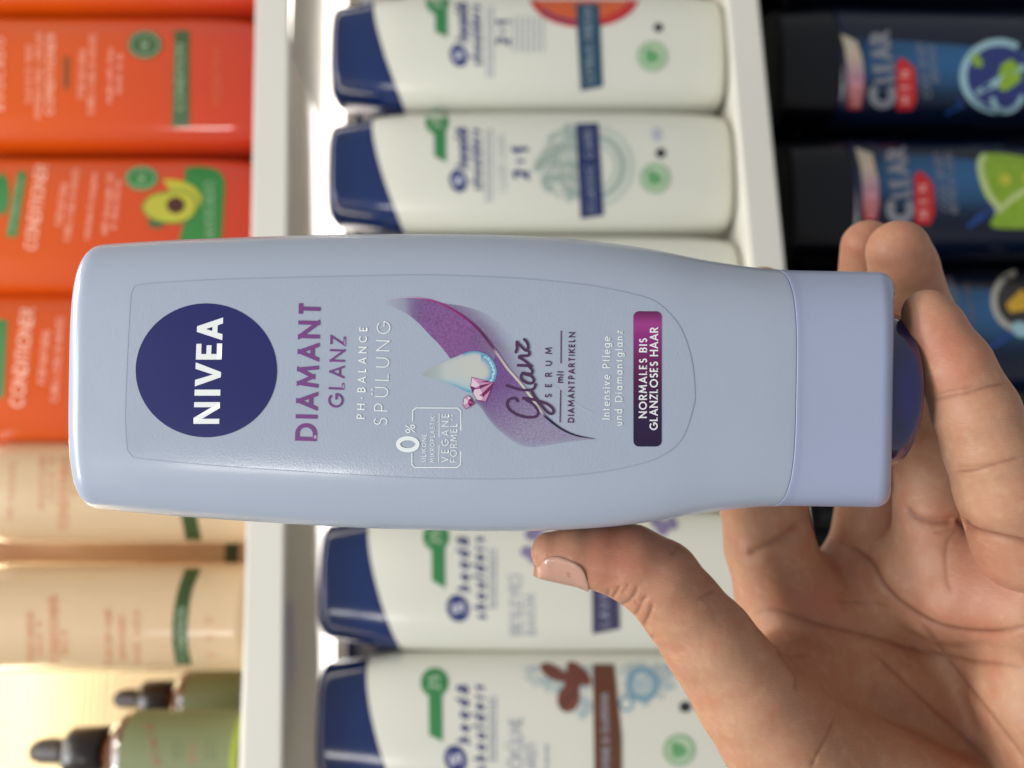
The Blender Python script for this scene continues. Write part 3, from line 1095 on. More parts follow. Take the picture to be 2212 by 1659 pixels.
    # line, width px, depth mm, tint, max distance, min distance
    lines = [
        (c4([(1430, 260), (1500, 290), (1560, 350), (1600, 430), (1660, 500), (1740, 560), (1830, 610), (1930, 638), (2040, 648), (2130, 640), (2260, 612)]), 6.5, .95, .9),
        (c4([(1060, 565), (1150, 548), (1250, 580), (1350, 610), (1480, 640), (1600, 670), (1700, 700), (1850, 740), (2000, 765), (2120, 780), (2260, 815)]), 6, .55, .7),
        (c4([(1745, 570), (1830, 680), (1900, 780), (2000, 910), (2100, 1040), (2240, 1215)]), 5, .5, .65),
        (c4([(1560, 720), (1650, 800), (1740, 890), (1850, 990), (1950, 1080), (2080, 1224)]), 5, .35, .5),
        (c4([(1150, 700), (1200, 770), (1240, 830), (1235, 890)]), 5, .6, .55),
        (c4([(1175, 740), (1230, 740), (1290, 735)]), 5, .35, .35),
        (c4([(1400, 1000), (1370, 1080), (1330, 1160), (1300, 1224)]), 4, .4, .5),
        (c4([(1700, 100), (1750, 150), (1850, 172), (1920, 165)]), 6, .8, .8),
        (c4([(1920, 165), (1950, 172), (1990, 205), (2080, 232), (2212, 258), (2300, 275)]), 6.5, 1.0, .9),
        (c4([(1950, 180), (1885, 260), (1880, 400), (1900, 470)]), 5, .3, .45),
        (c4([(1820, 215), (1880, 205), (1930, 190)]), 4, .3, .4),
        (c4([(1600, 430), (1560, 330), (1545, 260)]), 5, .3, .35),
        (c4([(1410, 510), (1520, 512), (1640, 530)]), 4, .2, .35),
        (c4([(735, 268), (700, 312)]), 4, .3, .35),
        (c4([(885, 455), (850, 480), (820, 500)]), 4, .35, .4),
        (c4([(1020, 310), (1090, 280), (1180, 230), (1275, 158)]), 9, .9, .6),
        (kp([(650, 795), (760, 778), (880, 745), (960, 720), (1060, 700)]), 4.5, .35, .6),
        (kp([(660, 770), (780, 742), (900, 715)]), 4, .2, .4),
        (kp([(770, 1190), (880, 1180), (1000, 1145), (1150, 1100)]), 4.5, .35, .6),
        (kp([(780, 1160), (900, 1155), (1020, 1140)]), 4, .2, .35),
        (kp([(600, 1430), (700, 1440), (790, 1420)]), 4.5, .4, .5),
        # knuckle folds of the thumb
        (kt([(1040, 790), (1020, 850), (1010, 900)]), 3.2, .35, .3),
        (kt([(1155, 760), (1110, 840), (1065, 905)]), 3.6, .55, .45),
        (kt([(1260, 730), (1220, 800), (1175, 850)]), 3.2, .3, .3),
        (kt([(1360, 750), (1330, 850), (1270, 930), (1220, 965), (1150, 990)]), 3.6, .5, .4),
        (kt([(1470, 870), (1410, 950), (1370, 1040), (1325, 1110)]), 4, .55, .45),
        (kt([(1535, 960), (1500, 1080), (1440, 1200), (1420, 1240)]), 4, .6, .5),
        (kt([(1300, 900), (1350, 960), (1390, 1000)]), 3, .3, .3),
        (kt([(1560, 1350), (1500, 1370)]), 4, .4, .3),
        (kt([(860, 600), (1000, 640), (1180, 680)]), 3, .15, .15),
    ]
    for k in range(26):                               # fine skin lines along the thumb's back
        x0 = random.uniform(600, 1000)
        y0 = random.uniform(520, 1050)
        lines.append((c4([(x0, y0), (x0 + random.uniform(5, 35), y0 + 60), (x0 + random.uniform(10, 60), y0 + random.uniform(90, 170))]), 3.0, random.uniform(.02, .06), random.uniform(.03, .10)))
    vis = face > .02
    for L, wpx, dep, tint in lines:
        c = smooth_curve(L, 60) if len(L) > 2 else np.array(L, float)
        mn, mx = c.min(0) - 40, c.max(0) + 40
        sel = np.where(vis & (px > mn[0]) & (px < mx[0]) & (py > mn[1]) & (py < mx[1]))[0]
        if len(sel) == 0:
            continue
        d = np.full(len(sel), 1e9)
        tt = np.zeros(len(sel))
        for i in range(len(c) - 1):
            ab = c[i + 1] - c[i]
            t = np.clip(((px[sel] - c[i, 0]) * ab[0] + (py[sel] - c[i, 1]) * ab[1]) / (ab @ ab + 1e-9), 0, 1)
            q = np.hypot(px[sel] - c[i, 0] - t * ab[0], py[sel] - c[i, 1] - t * ab[1])
            m = q < d
            d[m] = q[m]
            tt[m] = (i + t[m]) / (len(c) - 1)
        fade = np.clip(np.minimum(tt, 1 - tt) * 6 + .25, 0, 1)
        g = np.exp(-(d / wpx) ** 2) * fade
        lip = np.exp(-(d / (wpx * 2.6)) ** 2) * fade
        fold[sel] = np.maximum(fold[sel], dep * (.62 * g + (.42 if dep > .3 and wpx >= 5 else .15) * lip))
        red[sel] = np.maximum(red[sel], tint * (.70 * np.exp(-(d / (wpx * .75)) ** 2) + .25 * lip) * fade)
        fold[sel] -= .0 * lip
    # flush of fingertips and pads
    flush = np.zeros(len(V))
    for fx, fy, r, a in ((2040, 740, 75, .8), (1960, 560, 80, .6), (1870, 520, 60, .6), (1350, 1190, 110, .7), (1200, 1190, 60, .5), (2110, 1260, 110, .7), (1790, 1320, 90, .45), (1720, 1480, 90, .35), (2060, 1240, 60, .35)):
        flush = np.maximum(flush, a * np.exp(-((px - fx) ** 2 + (py - fy) ** 2) / r ** 2))
    V = V - N * (fold * .001)[:, None]
    return V, Q, np.clip(red, 0, 1), np.clip(flush, 0, 1)


hv, hq, hred, hflush = hand_mesh()


def skin_mat():
    m = bpy.data.materials.new('skin')
    m.use_nodes = True
    nt = m.node_tree
    N_, Lk = nt.nodes, nt.links
    p = N_['Principled BSDF']
    tc = N_.new('ShaderNodeTexCoord')
    at = N_.new('ShaderNodeAttribute')
    at.attribute_name = 'Skin'
    sep = N_.new('ShaderNodeSeparateColor')
    Lk.new(at.outputs['Color'], sep.inputs['Color'])

    def noise(scale, det, vec=None):
        n = N_.new('ShaderNodeTexNoise')
        n.inputs['Scale'].default_value = scale
        n.inputs['Detail'].default_value = det
        Lk.new(vec or tc.outputs['Object'], n.inputs['Vector'])
        return n.outputs['Fac']

    def mix(a, b, fac):
        x = N_.new('ShaderNodeMix')
        x.data_type = 'RGBA'
        for s, v in (('A', a), ('B', b)):
            sock = [i for i in x.inputs if i.name == s and i.type == 'RGBA'][0]
            if isinstance(v, tuple):
                sock.default_value = v
            else:
                Lk.new(v, sock)
        f = [i for i in x.inputs if i.name == 'Factor' and i.type == 'VALUE'][0]
        Lk.new(fac, f)
        return [o for o in x.outputs if o.type == 'RGBA'][0]

    def rng_(v, a, b, c, d):
        r = N_.new('ShaderNodeMapRange')
        for k, q in zip(('From Min', 'From Max', 'To Min', 'To Max'), (a, b, c, d)):
            r.inputs[k].default_value = q
        Lk.new(v, r.inputs['Value'])
        return r.outputs['Result']
    base = mix(lin('#b98e71'), lin('#af7f64'), rng_(noise(70, 4), .35, .65, 0, 1))
    base = mix(base, lin('#c29a7c'), rng_(noise(420, 3), .5, .75, 0, .6))
    base = mix(base, lin('#b07058'), rng_(noise(150, 5), .48, .72, 0, .55))
    base = mix(base, lin('#b56a57'), rng_(sep.outputs['Green'], 0, 1, 0, .55))
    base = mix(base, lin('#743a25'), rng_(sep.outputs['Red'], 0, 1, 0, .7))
    Lk.new(base, p.inputs['Base Color'])
    p.inputs['Roughness'].default_value = .48
    p.inputs['Specular IOR Level'].default_value = .35
    p.inputs['Subsurface Weight'].default_value = .4
    p.inputs['Subsurface Radius'].default_value = (.0022, .0009, .0005)
    p.inputs['Subsurface Scale'].default_value = 1.0
    # fine relief: pores and skin lines
    v = N_.new('ShaderNodeTexVoronoi')
    v.feature = 'DISTANCE_TO_EDGE'
    v.inputs['Scale'].default_value = 1500
    Lk.new(tc.outputs['Object'], v.inputs['Vector'])
    mp = N_.new('ShaderNodeMapping')
    mp.inputs['Scale'].default_value = (2600, 700, 700)
    Lk.new(tc.outputs['Object'], mp.inputs['Vector'])
    n2 = N_.new('ShaderNodeTexNoise')
    n2.inputs['Scale'].default_value = 1.0
    n2.inputs['Detail'].default_value = 4
    Lk.new(mp.outputs['Vector'], n2.inputs['Vector'])
    b1 = N_.new('ShaderNodeBump')
    b1.inputs['Strength'].default_value = .10
    b1.inputs['Distance'].default_value = .0003
    Lk.new(rng_(v.outputs['Distance'], 0, .12, 0, 1), b1.inputs['Height'])
    b2 = N_.new('ShaderNodeBump')
    b2.inputs['Strength'].default_value = .32
    b2.inputs['Distance'].default_value = .00035
    Lk.new(n2.outputs['Fac'], b2.inputs['Height'])
    Lk.new(b1.outputs['Normal'], b2.inputs['Normal'])
    Lk.new(b2.outputs['Normal'], p.inputs['Normal'])
    return m


horg = W3(2420, 1950, .222)
me = bpy.data.meshes.new('hand')
me.from_pydata((hv - horg).tolist(), [], hq.tolist())
me.update()
me.polygons.foreach_set('use_smooth', [True] * len(me.polygons))
at = me.color_attributes.new('Skin', 'FLOAT_COLOR', 'POINT')
at.data.foreach_set('color', np.stack([hred, hflush, np.zeros_like(hred), np.ones_like(hred)], -1).astype(np.float32).ravel())
me.materials.append(skin_mat())
hand = bpy.data.objects.new('hand', me)
link(hand)
hand.location = horg
tag(hand, 'bare left hand, palm towards the viewer, holding the pale blue bottle from below', 'hand')


def nail():
    ft = smooth_curve([(1152, 1234), (1160, 1226), (1173, 1210), (1199, 1202), (1221, 1206.5), (1245.5, 1217.6), (1260, 1231), (1268, 1253), (1271, 1264)], 40)
    bt_ = smooth_curve([(1152, 1237), (1163, 1242), (1171, 1245.5), (1199, 1252), (1221, 1257), (1236, 1260.5), (1255, 1263.5), (1266, 1265.5), (1271.5, 1266.5)], 40)
    V, Fc = [], []
    n = min(len(ft), len(bt_))
    K = 10
    cx_ = np.array([1192, 1240, 1300, 1362.])
    cy_ = np.interp
    for i in range(n):
        A, B = ft[i], bt_[i]
        for k in range(2 * K + 1):
            u = (k - K) / K                      # -1 front edge, 0 crest of the nail, +1 far edge
            x = A[0] + (B[0] - A[0]) * (1 - abs(u))
            yc = np.interp(x, cx_, [1194, 1198, 1206, 1217])
            r = np.interp(x, cx_, [.0046, .0058, .0069, .0083]) / (.1915 / F)      # in reading units
            if x < 1192:
                r = r * max(.55, 1 - ((1192 - x) / 48) ** 2)
            R = r + 1.6 + max(0, x - 1200) * .075
            ff = math.asin(max(-.95, min(.98, (A[1] - yc) / R)))
            fb = math.pi / 2
            ph = ff + (fb - ff) * (1 - abs(u))
            Rb = max(R, B[1] - yc)
            RR = R + (Rb - R) * (1 - abs(u)) ** 1.5 + 4.5 * math.sin(math.pi * (1 - abs(u)) * .5) ** .6
            V.append(W3(x, yc + RR * math.sin(ph), .1915 + (.1915 / F) * RR * math.cos(ph) * (1 if u > 0 else -1)) - horg)
    m = 2 * K + 1
    for i in range(n - 1):
        for k in range(m - 1):
            Fc.append((i * m + k, i * m + k + 1, (i + 1) * m + k + 1, (i + 1) * m + k))
    o = mesh('thumbnail', V, Fc, mat('fingernail', '#be917e', rough=.28, coat=.5, var=.06, vscale=350), hand)
    s = o.modifiers.new('thick', 'SOLIDIFY')
    s.thickness = .0004
    s.offset = 0
    o['label'] = 'short natural thumb nail'


nail()

# ================================================================== the shelf unit behind
KS = 0.19
PSI = math.atan(KS)
SL = 0.019                              # the boards hang a touch out of level
ZC = float(CAM[2])
M_S = Matrix.Translation((0, .40, ZC)) @ Matrix.Rotation(PSI, 4, 'Z')
cs, sn_ = math.cos(PSI), math.sin(PSI)


def shelf_u(py, d, px=1106):
    """place along the shelf (u) of a sight line at depth d behind the lip"""
    r = ray(px, py)
    # local: u = X cs + (Y-.4) sn ; d = -X sn + (Y-.4) cs
    Y = (d + .4 * cs) / (cs - r[0] * sn_)
    X = r[0] * Y
    return X * cs + (Y - .4) * sn_


m_shelf = mat('cream painted shelf', '#d5d2c8', rough=.38, var=.04, vscale=14, bump=.05, bscale=300)
m_under = mat('glossy white shelf underside', '#dcdad6', rough=.09, coat=.6, var=.02, vscale=20)
m_back = mat('white back panel', '#e2dccb', rough=.5, var=.03, vscale=20)
m_bayshade = mat('shade-toned back panel', '#15161c', rough=.6)  # deep shade of the lower bay, put into the panel's colour
m_ledfill = mat('lamp diffuser', '#ffffff', rough=.5, emit='#fff4e4', estr=10.0)
m_ledr = mat('rear lamp diffuser', '#ffffff', rough=.5, emit='#fff6ee', estr=3.2)
m_led2 = mat('warm lamp diffuser', '#ffffff', rough=.5, emit='#ffebc2', estr=20.0)

unit = empty('shelf_unit', M_S, 'cream shop shelf unit with a dark lower bay behind the held bottle', 'shelf')
U0, U1 = -.34, .40


def board(name, z0, z1, d0, d1, material, parent, bevel=.0012, u0=U0, u1=U1):
    o = box(name, (u0, d0, z0), (u1, d1, z1), material, parent, bevel)
    o.rotation_euler = (0, -math.atan(SL), 0)
    return o


zt1, zb1 = .1183, .1020
zt2, zb2 = -.1133, -.1285
for nm, zt, zb in (('upper', zt1, zb1), ('middle', zt2, zb2), ('lower', -.3390, -.3545), ('top', .3640, .3480)):
    b = board('shelf_board', zt - .006, zt, .004, .215, m_shelf, unit)
    board('shelf_lip', zb, zt + .0006, 0, .0035, m_shelf, b, .0009)
    board('shelf_underside', zt - .0095, zt - .0062, .006, .213, m_under if nm in ('upper', 'top') else m_shelf, b, 0)
bp = board('back_panel', .1100, .352, .216, .226, m_back, unit, 0)
v, f = [], []
z = .124
while z < .345:                         # fine ribs of the lit back panel
    i = len(v)
    v += [(U0, .2160, z), (U1, .2160, z), (U1, .2145, z + .0006), (U0, .2145, z + .0006), (U1, .2145, z + .0026), (U0, .2145, z + .0026), (U1, .2160, z + .0032), (U0, .2160, z + .0032)]
    f += [(i, i + 1, i + 2, i + 3), (i + 3, i + 2, i + 4, i + 5), (i + 5, i + 4, i + 6, i + 7)]
    z += .0046
rb = mesh('panel_ribs', v, f, m_back, bp, smooth=False)
board('back_panel', -.1260, .0985, .216, .226, m_back, unit, 0)
board('back_panel', -.3500, -.1300, .216, .226, m_bayshade, unit, 0)
for u in (U0 - .012, U1 + .002):
    box('upright', (u, .003, -.42), (u + .010, .228, .46), m_shelf, unit, .001)
board('lamp_strip', .1066, .1087, .0046, .0076, m_ledfill, unit, 0)  # unseen strip tucked behind the lip, added to light the bottle fronts
board('lamp_strip', .1040, .1080, .116, .136, m_ledr, unit, 0)
board('lamp_strip', .3440, .3535, .150, .166, m_led2, unit, 0)

def stand(py, d, zbase, yaw=0.0, px=1106):
    u = shelf_u(py, d, px)
    return M_S @ Matrix.Translation((u, d, zbase + SL * u + .0004)) @ Matrix.Rotation(yaw, 4, 'Z'), u


def blob(x, y, rx, ry, rot=0, n=28):
    return ell(x, y, rx, ry, rot, n)


# ------------------------------------------------------------------ white shampoo bottles
m_hs = mat('white glossy bottle plastic', '#d0d0c4', rough=.3, coat=.3, var=.02, vscale=20)
m_hscap = mat('deep blue cap plastic', '#0d2454', rough=.17, coat=.45, var=.12, vscale=22)
m_g = mat('green print', '#2f7a45', rough=.45, var=.06, vscale=200)
m_gl = mat('pale green print', '#a9bfa0', rough=.5)
m_gm = mat('leaf green print', '#5f9a66', rough=.5)
m_ink = mat('ink blue print', '#242f6b', rough=.45)
m_grey = mat('grey print', '#8e93a4', rough=.5)
m_lgrey = mat('light grey print', '#aab0b6', rough=.5)
m_black = mat('black print', '#23282a', rough=.5)
m_sage = mat('sage print', '#93a59b', rough=.5)
m_sagel = mat('pale sage print', '#b4bfb2', rough=.5)
m_teal = mat('dark teal print', '#1d4459', rough=.4, var=.1, vscale=150)
m_band = mat('navy band print', '#1f2c5c', rough=.4, var=.1, vscale=150)
m_bandp = mat('dark violet band print', '#3d3758', rough=.4, var=.12, vscale=150)
m_brown = mat('brown band print', '#5d3623', rough=.4, var=.12, vscale=150)
m_ltxt = mat('pale lettering print', '#9fa9b4', rough=.5)
m_orange = mat('orange peel print', '#c4562c', rough=.45, var=.15, vscale=150)
m_redp = mat('red print', '#b3272a', rough=.45)
hs_prof = [(-.002, .0270, .0170), (.004, .0290, .0180), (.014, .0304, .0190), (.035, .0312, .0198), (.075, .0316, .0200), (.12, .0315, .0200), (.155, .0309, .0196), (.172, .0300, .0190), (.188, .0272, .0176), (.2025, .0250, .0165), (.206, .0248, .0165)]


def hs_bottle(py, label, yaw=None, d=.034):
    yaw = random.uniform(-.07, .07) if yaw is None else yaw
    M, u = stand(py, d, zt2, yaw)
    b = Body(M, [(r[0], r[1] * 1.02, r[2] * 1.05) for r in hs_prof], 2.7)
    e = empty('shampoo_bottle', M, label, 'bottle', 'white shampoo bottles with blue caps')
    cut = lambda x, y: .1645 + .0165 * (1 - (1 - np.clip((x + 1) / 2, 0, 1)) ** 1.7)
    b.shell('body', 0.0, cut, m_hs, e, rows=50, N=96, round_lo=.006, close_hi=False)
    b.shell('cap', lambda x, y: cut(x, y) + .0003, .2025, m_hscap, e, rows=20, N=96, round_hi=.0045, close_lo=False)
    return b, e


def badge(b, e, x, y, r, rib):
    q = shape('green_badge', b, [blob(x, y, r * .95, r, 0)] + [rib], m_g, e, off=.0002)
    text('badge_lettering', b, '25', (x + r * .35, y + r * .5), (x + r * .35, y - r * .5), r * .75, .16, m_gl, q, off=.0003)
    return q


def emblem(b, e, x, y, rx, ry):
    q = shape('emblem', b, [blob(x, y, rx, ry, -15)], m_ink, e, off=.0002)
    sc = smooth_curve([(x - rx * .45, y - ry * .35), (x - rx * .3, y + ry * .3), (x + rx * .0, y + ry * .1), (x + rx * .05, y - ry * .2), (x + rx * .35, y - ry * .3), (x + rx * .45, y + ry * .3)], 30)
    shape('emblem_swirl', b, stroke(sc, rx * .22), mat('white swirl print', '#c9cbd6', rough=.5), q, off=.0003, grid=None)


def lines(b, e, x0, x1, y0, y1, n, m, wt=2.2):
    """unreadably small lines of print, as rows of short dashes"""
    pol = []
    for i in range(n):
        x = x0 + (x1 - x0) * (i + .5) / n
        y = y0 + random.uniform(-2, 2)
        while y > y1:
            l = random.uniform(4, 12)
            pol += stroke([(x, y), (x, max(y1, y - l))], wt)
            y -= l + random.uniform(2, 3.5)
    return shape('small_print', b, pol, m, e, off=.0002, grid=None)


def stamp(b, e, x, y, r):
    q = shape('eco_stamp', b, [blob(x, y, r, r)], m_gl, e, off=.0002)
    shape('stamp_ring', b, stroke(ell(x, y, r * .9, r * .9, 0, 36), r * .10, True), m_gm, q, off=.0003, grid=None)
    shape('leaf', b, [blob(x - r * .05, y - r * .2, r * .5, r * .22, 25), blob(x + r * .05, y + r * .22, r * .48, r * .22, -20), blob(x - r * .25, y, r * .25, r * .4, 0)], m_gm, q, off=.00035)


def bubbles(b, e, x, y, r, n, m, squash=1.0, rmin=3, rmax=9, half=None):
    pol = []
    for i in range(n):
        a = random.uniform(0, 2 * math.pi)
        q = r * math.sqrt(random.random())
        bx, by = x + q * math.cos(a), y + q * math.sin(a) * squash
        if half and not half(bx, by):
            continue
        rr = random.uniform(rmin, rmax)
        pol += stroke(ell(bx, by, rr, rr, 0, 12), rr * .45, True)
    return shape('bubble_pattern', b, pol, m, e, off=.0002, grid=None)


# A: orange artwork
bA, eA = hs_bottle(130, 'white shampoo bottle with blue cap and orange-red fruit artwork')
badge(bA, eA, 945, 4, 27, [(939, 20), (966, 20), (967, 82), (956, 76), (940, 70)])
emblem(bA, eA, 991, 120, 19, 25)
text('lettering', bA, 'head&', (1013, 92), (1010, 6), 27, .21, m_ink, eA, off=.0002, slant=.25)
text('lettering', bA, 'shoulders', (1042, 144), (1038, 12), 24, .21, m_ink, eA, off=.0002, slant=.25)
lines(bA, eA, 1048, 1068, 166, 14, 2, m_grey, 4)
text('lettering', bA, '2=1', (1101, 98), (1101, 44), 30, .22, m_ink, eA, off=.0002)
lines(bA, eA, 1104, 1178, 112, 36, 6, m_grey, 4)
shape('fruit_artwork', bA, [blob(1262, -8, 118, 68, 0, 60)], m_redp, eA, off=.00018)
shape('fruit_artwork', bA, [blob(1258, -14, 104, 58, 0, 60)], m_orange, eA, off=.00026)
shape('fruit_line', bA, stroke(smooth_curve([(1170, 20), (1200, 38), (1240, 46), (1262, 44)], 30), 5), m_ink, eA, off=.0003, grid=None)
q = shape('name_band', bA, [[(1243, 8), (1294, 8), (1302, 188), (1254, 197)]], m_teal, eA, off=.00035)
text('band_lettering', bA, 'CITRUS FRESH', (1284, 180), (1278, 18), 17, .12, m_ltxt, q, off=.0005)
stamp(bA, eA, 1409, 122, 33)
shape('dot_mark', bA, [blob(1422, 60, 10, 10)], m_black, eA, off=.0002)

# B: classic, sage circle
bB, eB = hs_bottle(384, 'white shampoo bottle with blue cap, sage green circle and navy band above the held bottle')
badge(bB, eB, 944, 264, 27, [(937, 280), (963, 280), (964, 351), (952, 345), (938, 338)])
emblem(bB, eB, 990, 391, 19, 25)
text('lettering', bB, 'head&', (1013, 366), (1010, 276), 27, .21, m_ink, eB, off=.0002, slant=.25)
text('lettering', bB, 'shoulders', (1042, 413), (1038, 280), 24, .21, m_ink, eB, off=.0002, slant=.25)
lines(bB, eB, 1046, 1066, 438, 280, 2, m_grey, 4)
text('lettering', bB, 'CLASSIC CLEAN', (1094, 415), (1090, 292), 18, .13, m_lgrey, eB, off=.0002)
text('lettering', bB, '2=1', (1143, 387), (1141, 318), 36, .24, m_ink, eB, off=.0002)
bubbles(bB, eB, 1235, 352, 78, 260, m_sage, 1.0, 2, 7, lambda x, y: x < 1248)
for i, (rr, mm) in enumerate(((80, m_sagel), (62, m_sage), (46, m_sagel))):
    shape('ring_artwork', bB, stroke(ell(1284, 360, rr, rr * 1.05, 0, 50, -80, 80), 10), mm, eB, off=.0002 + .00002 * i, grid=None)
q = shape('name_band', bB, [[(1243, 268), (1292, 266), (1304, 466), (1254, 473)]], m_band, eB, off=.00035)
text('band_lettering', bB, 'CLASSIC CARE', (1286, 458), (1278, 280), 16, .12, m_ltxt, q, off=.0005)
stamp(bB, eB, 1415, 385, 33)
shape('dot_mark', bB, [blob(1427, 331, 11, 11)], m_black, eB, off=.0002)
shape('dot_mark', bB, [blob(1418, 290, 11, 15)], m_lgrey, eB, off=.0002)

# C and its neighbour: almost wholly behind the held bottle
bC, eC = hs_bottle(653, 'white shampoo bottle mostly hidden behind the held bottle, only its foot showing')
bC2, eC2 = hs_bottle(945, 'white shampoo bottle mostly hidden behind the held bottle near the index finger')

# D: lavender
bD, eD = hs_bottle(1253, 'white shampoo bottle with blue cap and dark violet band, next to the thumb')
badge(bD, eD, 942, 1160, 30, [(932, 1180), (961, 1180), (962, 1270), (950, 1264), (933, 1254)])
emblem(bD, eD, 989, 1314, 24, 30)
text('lettering', bD, 'head&', (1016, 1280), (1012, 1160), 27, .21, m_ink, eD, off=.0002, slant=.25)
text('lettering', bD, 'shoulders', (1051, 1340), (1046, 1162), 26, .21, m_ink, eD, off=.0002, slant=.25)
lines(bD, eD, 1054, 1074, 1316, 1186, 2, m_grey, 5)
text('lettering', bD, 'BESLEYİCİ', (1127, 1372), (1126, 1242), 26, .11, m_grey, eD, off=.0002)
text('lettering', bD, 'BAKIM', (1157, 1372), (1156, 1284), 22, .11, m_grey, eD, off=.0002)
for x, y, r in ((1150, 1155, 17), (1165, 1140, 15), (1140, 1192, 16), (1152, 1208, 12), (1430, 1140, 18), (1452, 1130, 15), (1415, 1125, 14)):
    shape('lavender_artwork', bD, [blob(x, y, r, r * .8, random.uniform(0, 90))], mat('lavender print', '#7d7396', rough=.5, var=.2, vscale=200), eD, off=.0002)
q = shape('name_band', bD, [[(1276, 1130), (1330, 1130), (1339, 1358), (1280, 1370)]], m_bandp, eD, off=.00035)
text('band_lettering', bD, 'LAVANTA OZU', (1316, 1352), (1313, 1140), 20, .12, m_ltxt, q, off=.0005)
stamp(bD, eD, 1470, 1290, 34)

# E: coffee
bE, eE = hs_bottle(1557, 'white shampoo bottle with blue cap and brown coffee bean band beside the wrist')
badge(bE, eE, 939, 1474, 32, [(926, 1496), (955, 1496), (956, 1602), (944, 1596), (927, 1588)])
emblem(bE, eE, 984, 1640, 24, 31)
text('lettering', bE, 'head&', (1016, 1608), (1012, 1480), 27, .21, m_ink, eE, off=.0002, slant=.25)
text('lettering', bE, 'shoulders', (1051, 1668), (1046, 1482), 26, .21, m_ink, eE, off=.0002, slant=.25)
lines(bE, eE, 1054, 1074, 1646, 1505, 2, m_grey, 5)
text('lettering', bE, 'DÖKÜLME', (1129, 1680), (1128, 1550), 29, .12, m_grey, eE, off=.0002)
text('lettering', bE, 'KARŞITI', (1158, 1676), (1157, 1606), 22, .12, m_grey, eE, off=.0002)
lines(bE, eE, 1174, 1187, 1668, 1608, 1, m_grey, 6)
m_bub = mat('bubble print', '#9fb2b6', rough=.5)
m_bub2 = mat('deep bubble print', '#6f94a3', rough=.5)
bubbles(bE, eE, 1215, 1480, 90, 170, m_bub, .9, 3, 8, lambda x, y: x < 1275 and y > 1436 and (x - 1110) * .75 > (y - 1440))
bubbles(bE, eE, 1395, 1470, 60, 60, m_bub, .8, 4, 9, lambda x, y: y > 1436 and x > 1345)
shape('bubble_artwork', bE, stroke(ell(1388, 1478, 30, 32, 0, 36), 12, True), m_bub2, eE, off=.00025, grid=None)
shape('bubble_artwork', bE, stroke(ell(1352, 1520, 14, 14, 0, 24), 6, True), m_bub2, eE, off=.00025, grid=None)
m_bean = mat('coffee bean print', '#6a3a30', rough=.45, var=.3, vscale=130)
for x, y, rx, ry, ro in ((1228, 1508, 24, 31, 15), (1195, 1452, 32, 15, 30), (1250, 1455, 34, 16, 45), (1235, 1470, 18, 26, -20)):
    shape('bean_artwork', bE, [blob(x, y, rx, ry, ro)], m_bean, eE, off=.00028 + random.random() * .00004)
shape('bean_artwork', bE, stroke([(1212, 1528), (1228, 1508), (1246, 1492)], 3), m_black, eE, off=.00036, grid=None)
q = shape('name_band', bE, [[(1280, 1434), (1326, 1434), (1342, 1590), (1343, 1690), (1284, 1690)]], m_brown, eE, off=.00040)
text('band_lettering', bE, 'CAFFEINE & GUARANA', (1318, 1690), (1313, 1496), 16, .12, m_ltxt, q, off=.0005)
stamp(bE, eE, 1467, 1620, 35)
shape('dot_mark', bE, [blob(1480, 1527, 13, 12)], m_black, eE, off=.0002)
bE2, eE2 = hs_bottle(-128, 'white shampoo bottle beyond the one with orange artwork, cut off by the picture edge')

# ------------------------------------------------------------------ orange conditioner bottles on the upper shelf
def grad_mat(name, lo, hi, z0, z1, rough=.22, coat=.6):
    """tinted plastic whose own colour changes along its height"""
    m = bpy.data.materials.new(name)
    m.use_nodes = True
    nt = m.node_tree
    p = nt.nodes['Principled BSDF']
    tc = nt.nodes.new('ShaderNodeTexCoord')
    sx = nt.nodes.new('ShaderNodeSeparateXYZ')
    nt.links.new(tc.outputs['Object'], sx.inputs[0])
    r = nt.nodes.new('ShaderNodeMapRange')
    r.inputs['From Min'].default_value, r.inputs['From Max'].default_value = z0, z1
    nt.links.new(sx.outputs['Z'], r.inputs['Value'])
    cr = nt.nodes.new('ShaderNodeValToRGB')
    cr.color_ramp.elements[0].color = lin(lo)
    cr.color_ramp.elements[1].color = lin(hi)
    nt.links.new(r.outputs['Result'], cr.inputs['Fac'])
    nt.links.new(cr.outputs['Color'], p.inputs['Base Color'])
    p.inputs['Roughness'].default_value = rough
    p.inputs['Coat Weight'].default_value = coat
    return m


m_or = grad_mat('orange tinted bottle', '#c23a20', '#d0520e', .01, .11, rough=.14, coat=.7)
m_orcap = mat('orange cap plastic', '#c8501a', rough=.3, coat=.3)
m_opink = mat('pale pink lettering', '#efb098', rough=.5)
m_ogreen = mat('dark green strip print', '#3f5a34', rough=.45, var=.06, vscale=120)
m_ogreen2 = mat('bright green print', '#2f7a38', rough=.45, var=.08, vscale=120)
m_ogl = mat('pale green lettering', '#93ab88', rough=.5)
or_prof = [(-.002, .0310, .0200), (.004, .0338, .0215), (.015, .0360, .0230), (.04, .0369, .0240), (.10, .0371, .0242), (.16, .0366, .0238), (.185, .0320, .0215), (.198, .0210, .0180), (.204, .0150, .0150)]


def or_bottle(py, label, d=.034):
    M, u = stand(py, d, zt1)
    b = Body(M, or_prof, 3.0)
    e = empty('orange_bottle', M, label, 'bottle', 'orange conditioner bottles on the upper shelf')
    b.shell('body', 0, .198, m_or, e, rows=50, N=96, round_lo=.006)
    lathe('cap', [(.198, .0140), (.199, .0150), (.2185, .0150), (.2205, .0140), (.221, .001)], m_orcap, e, N=40)
    return b, e


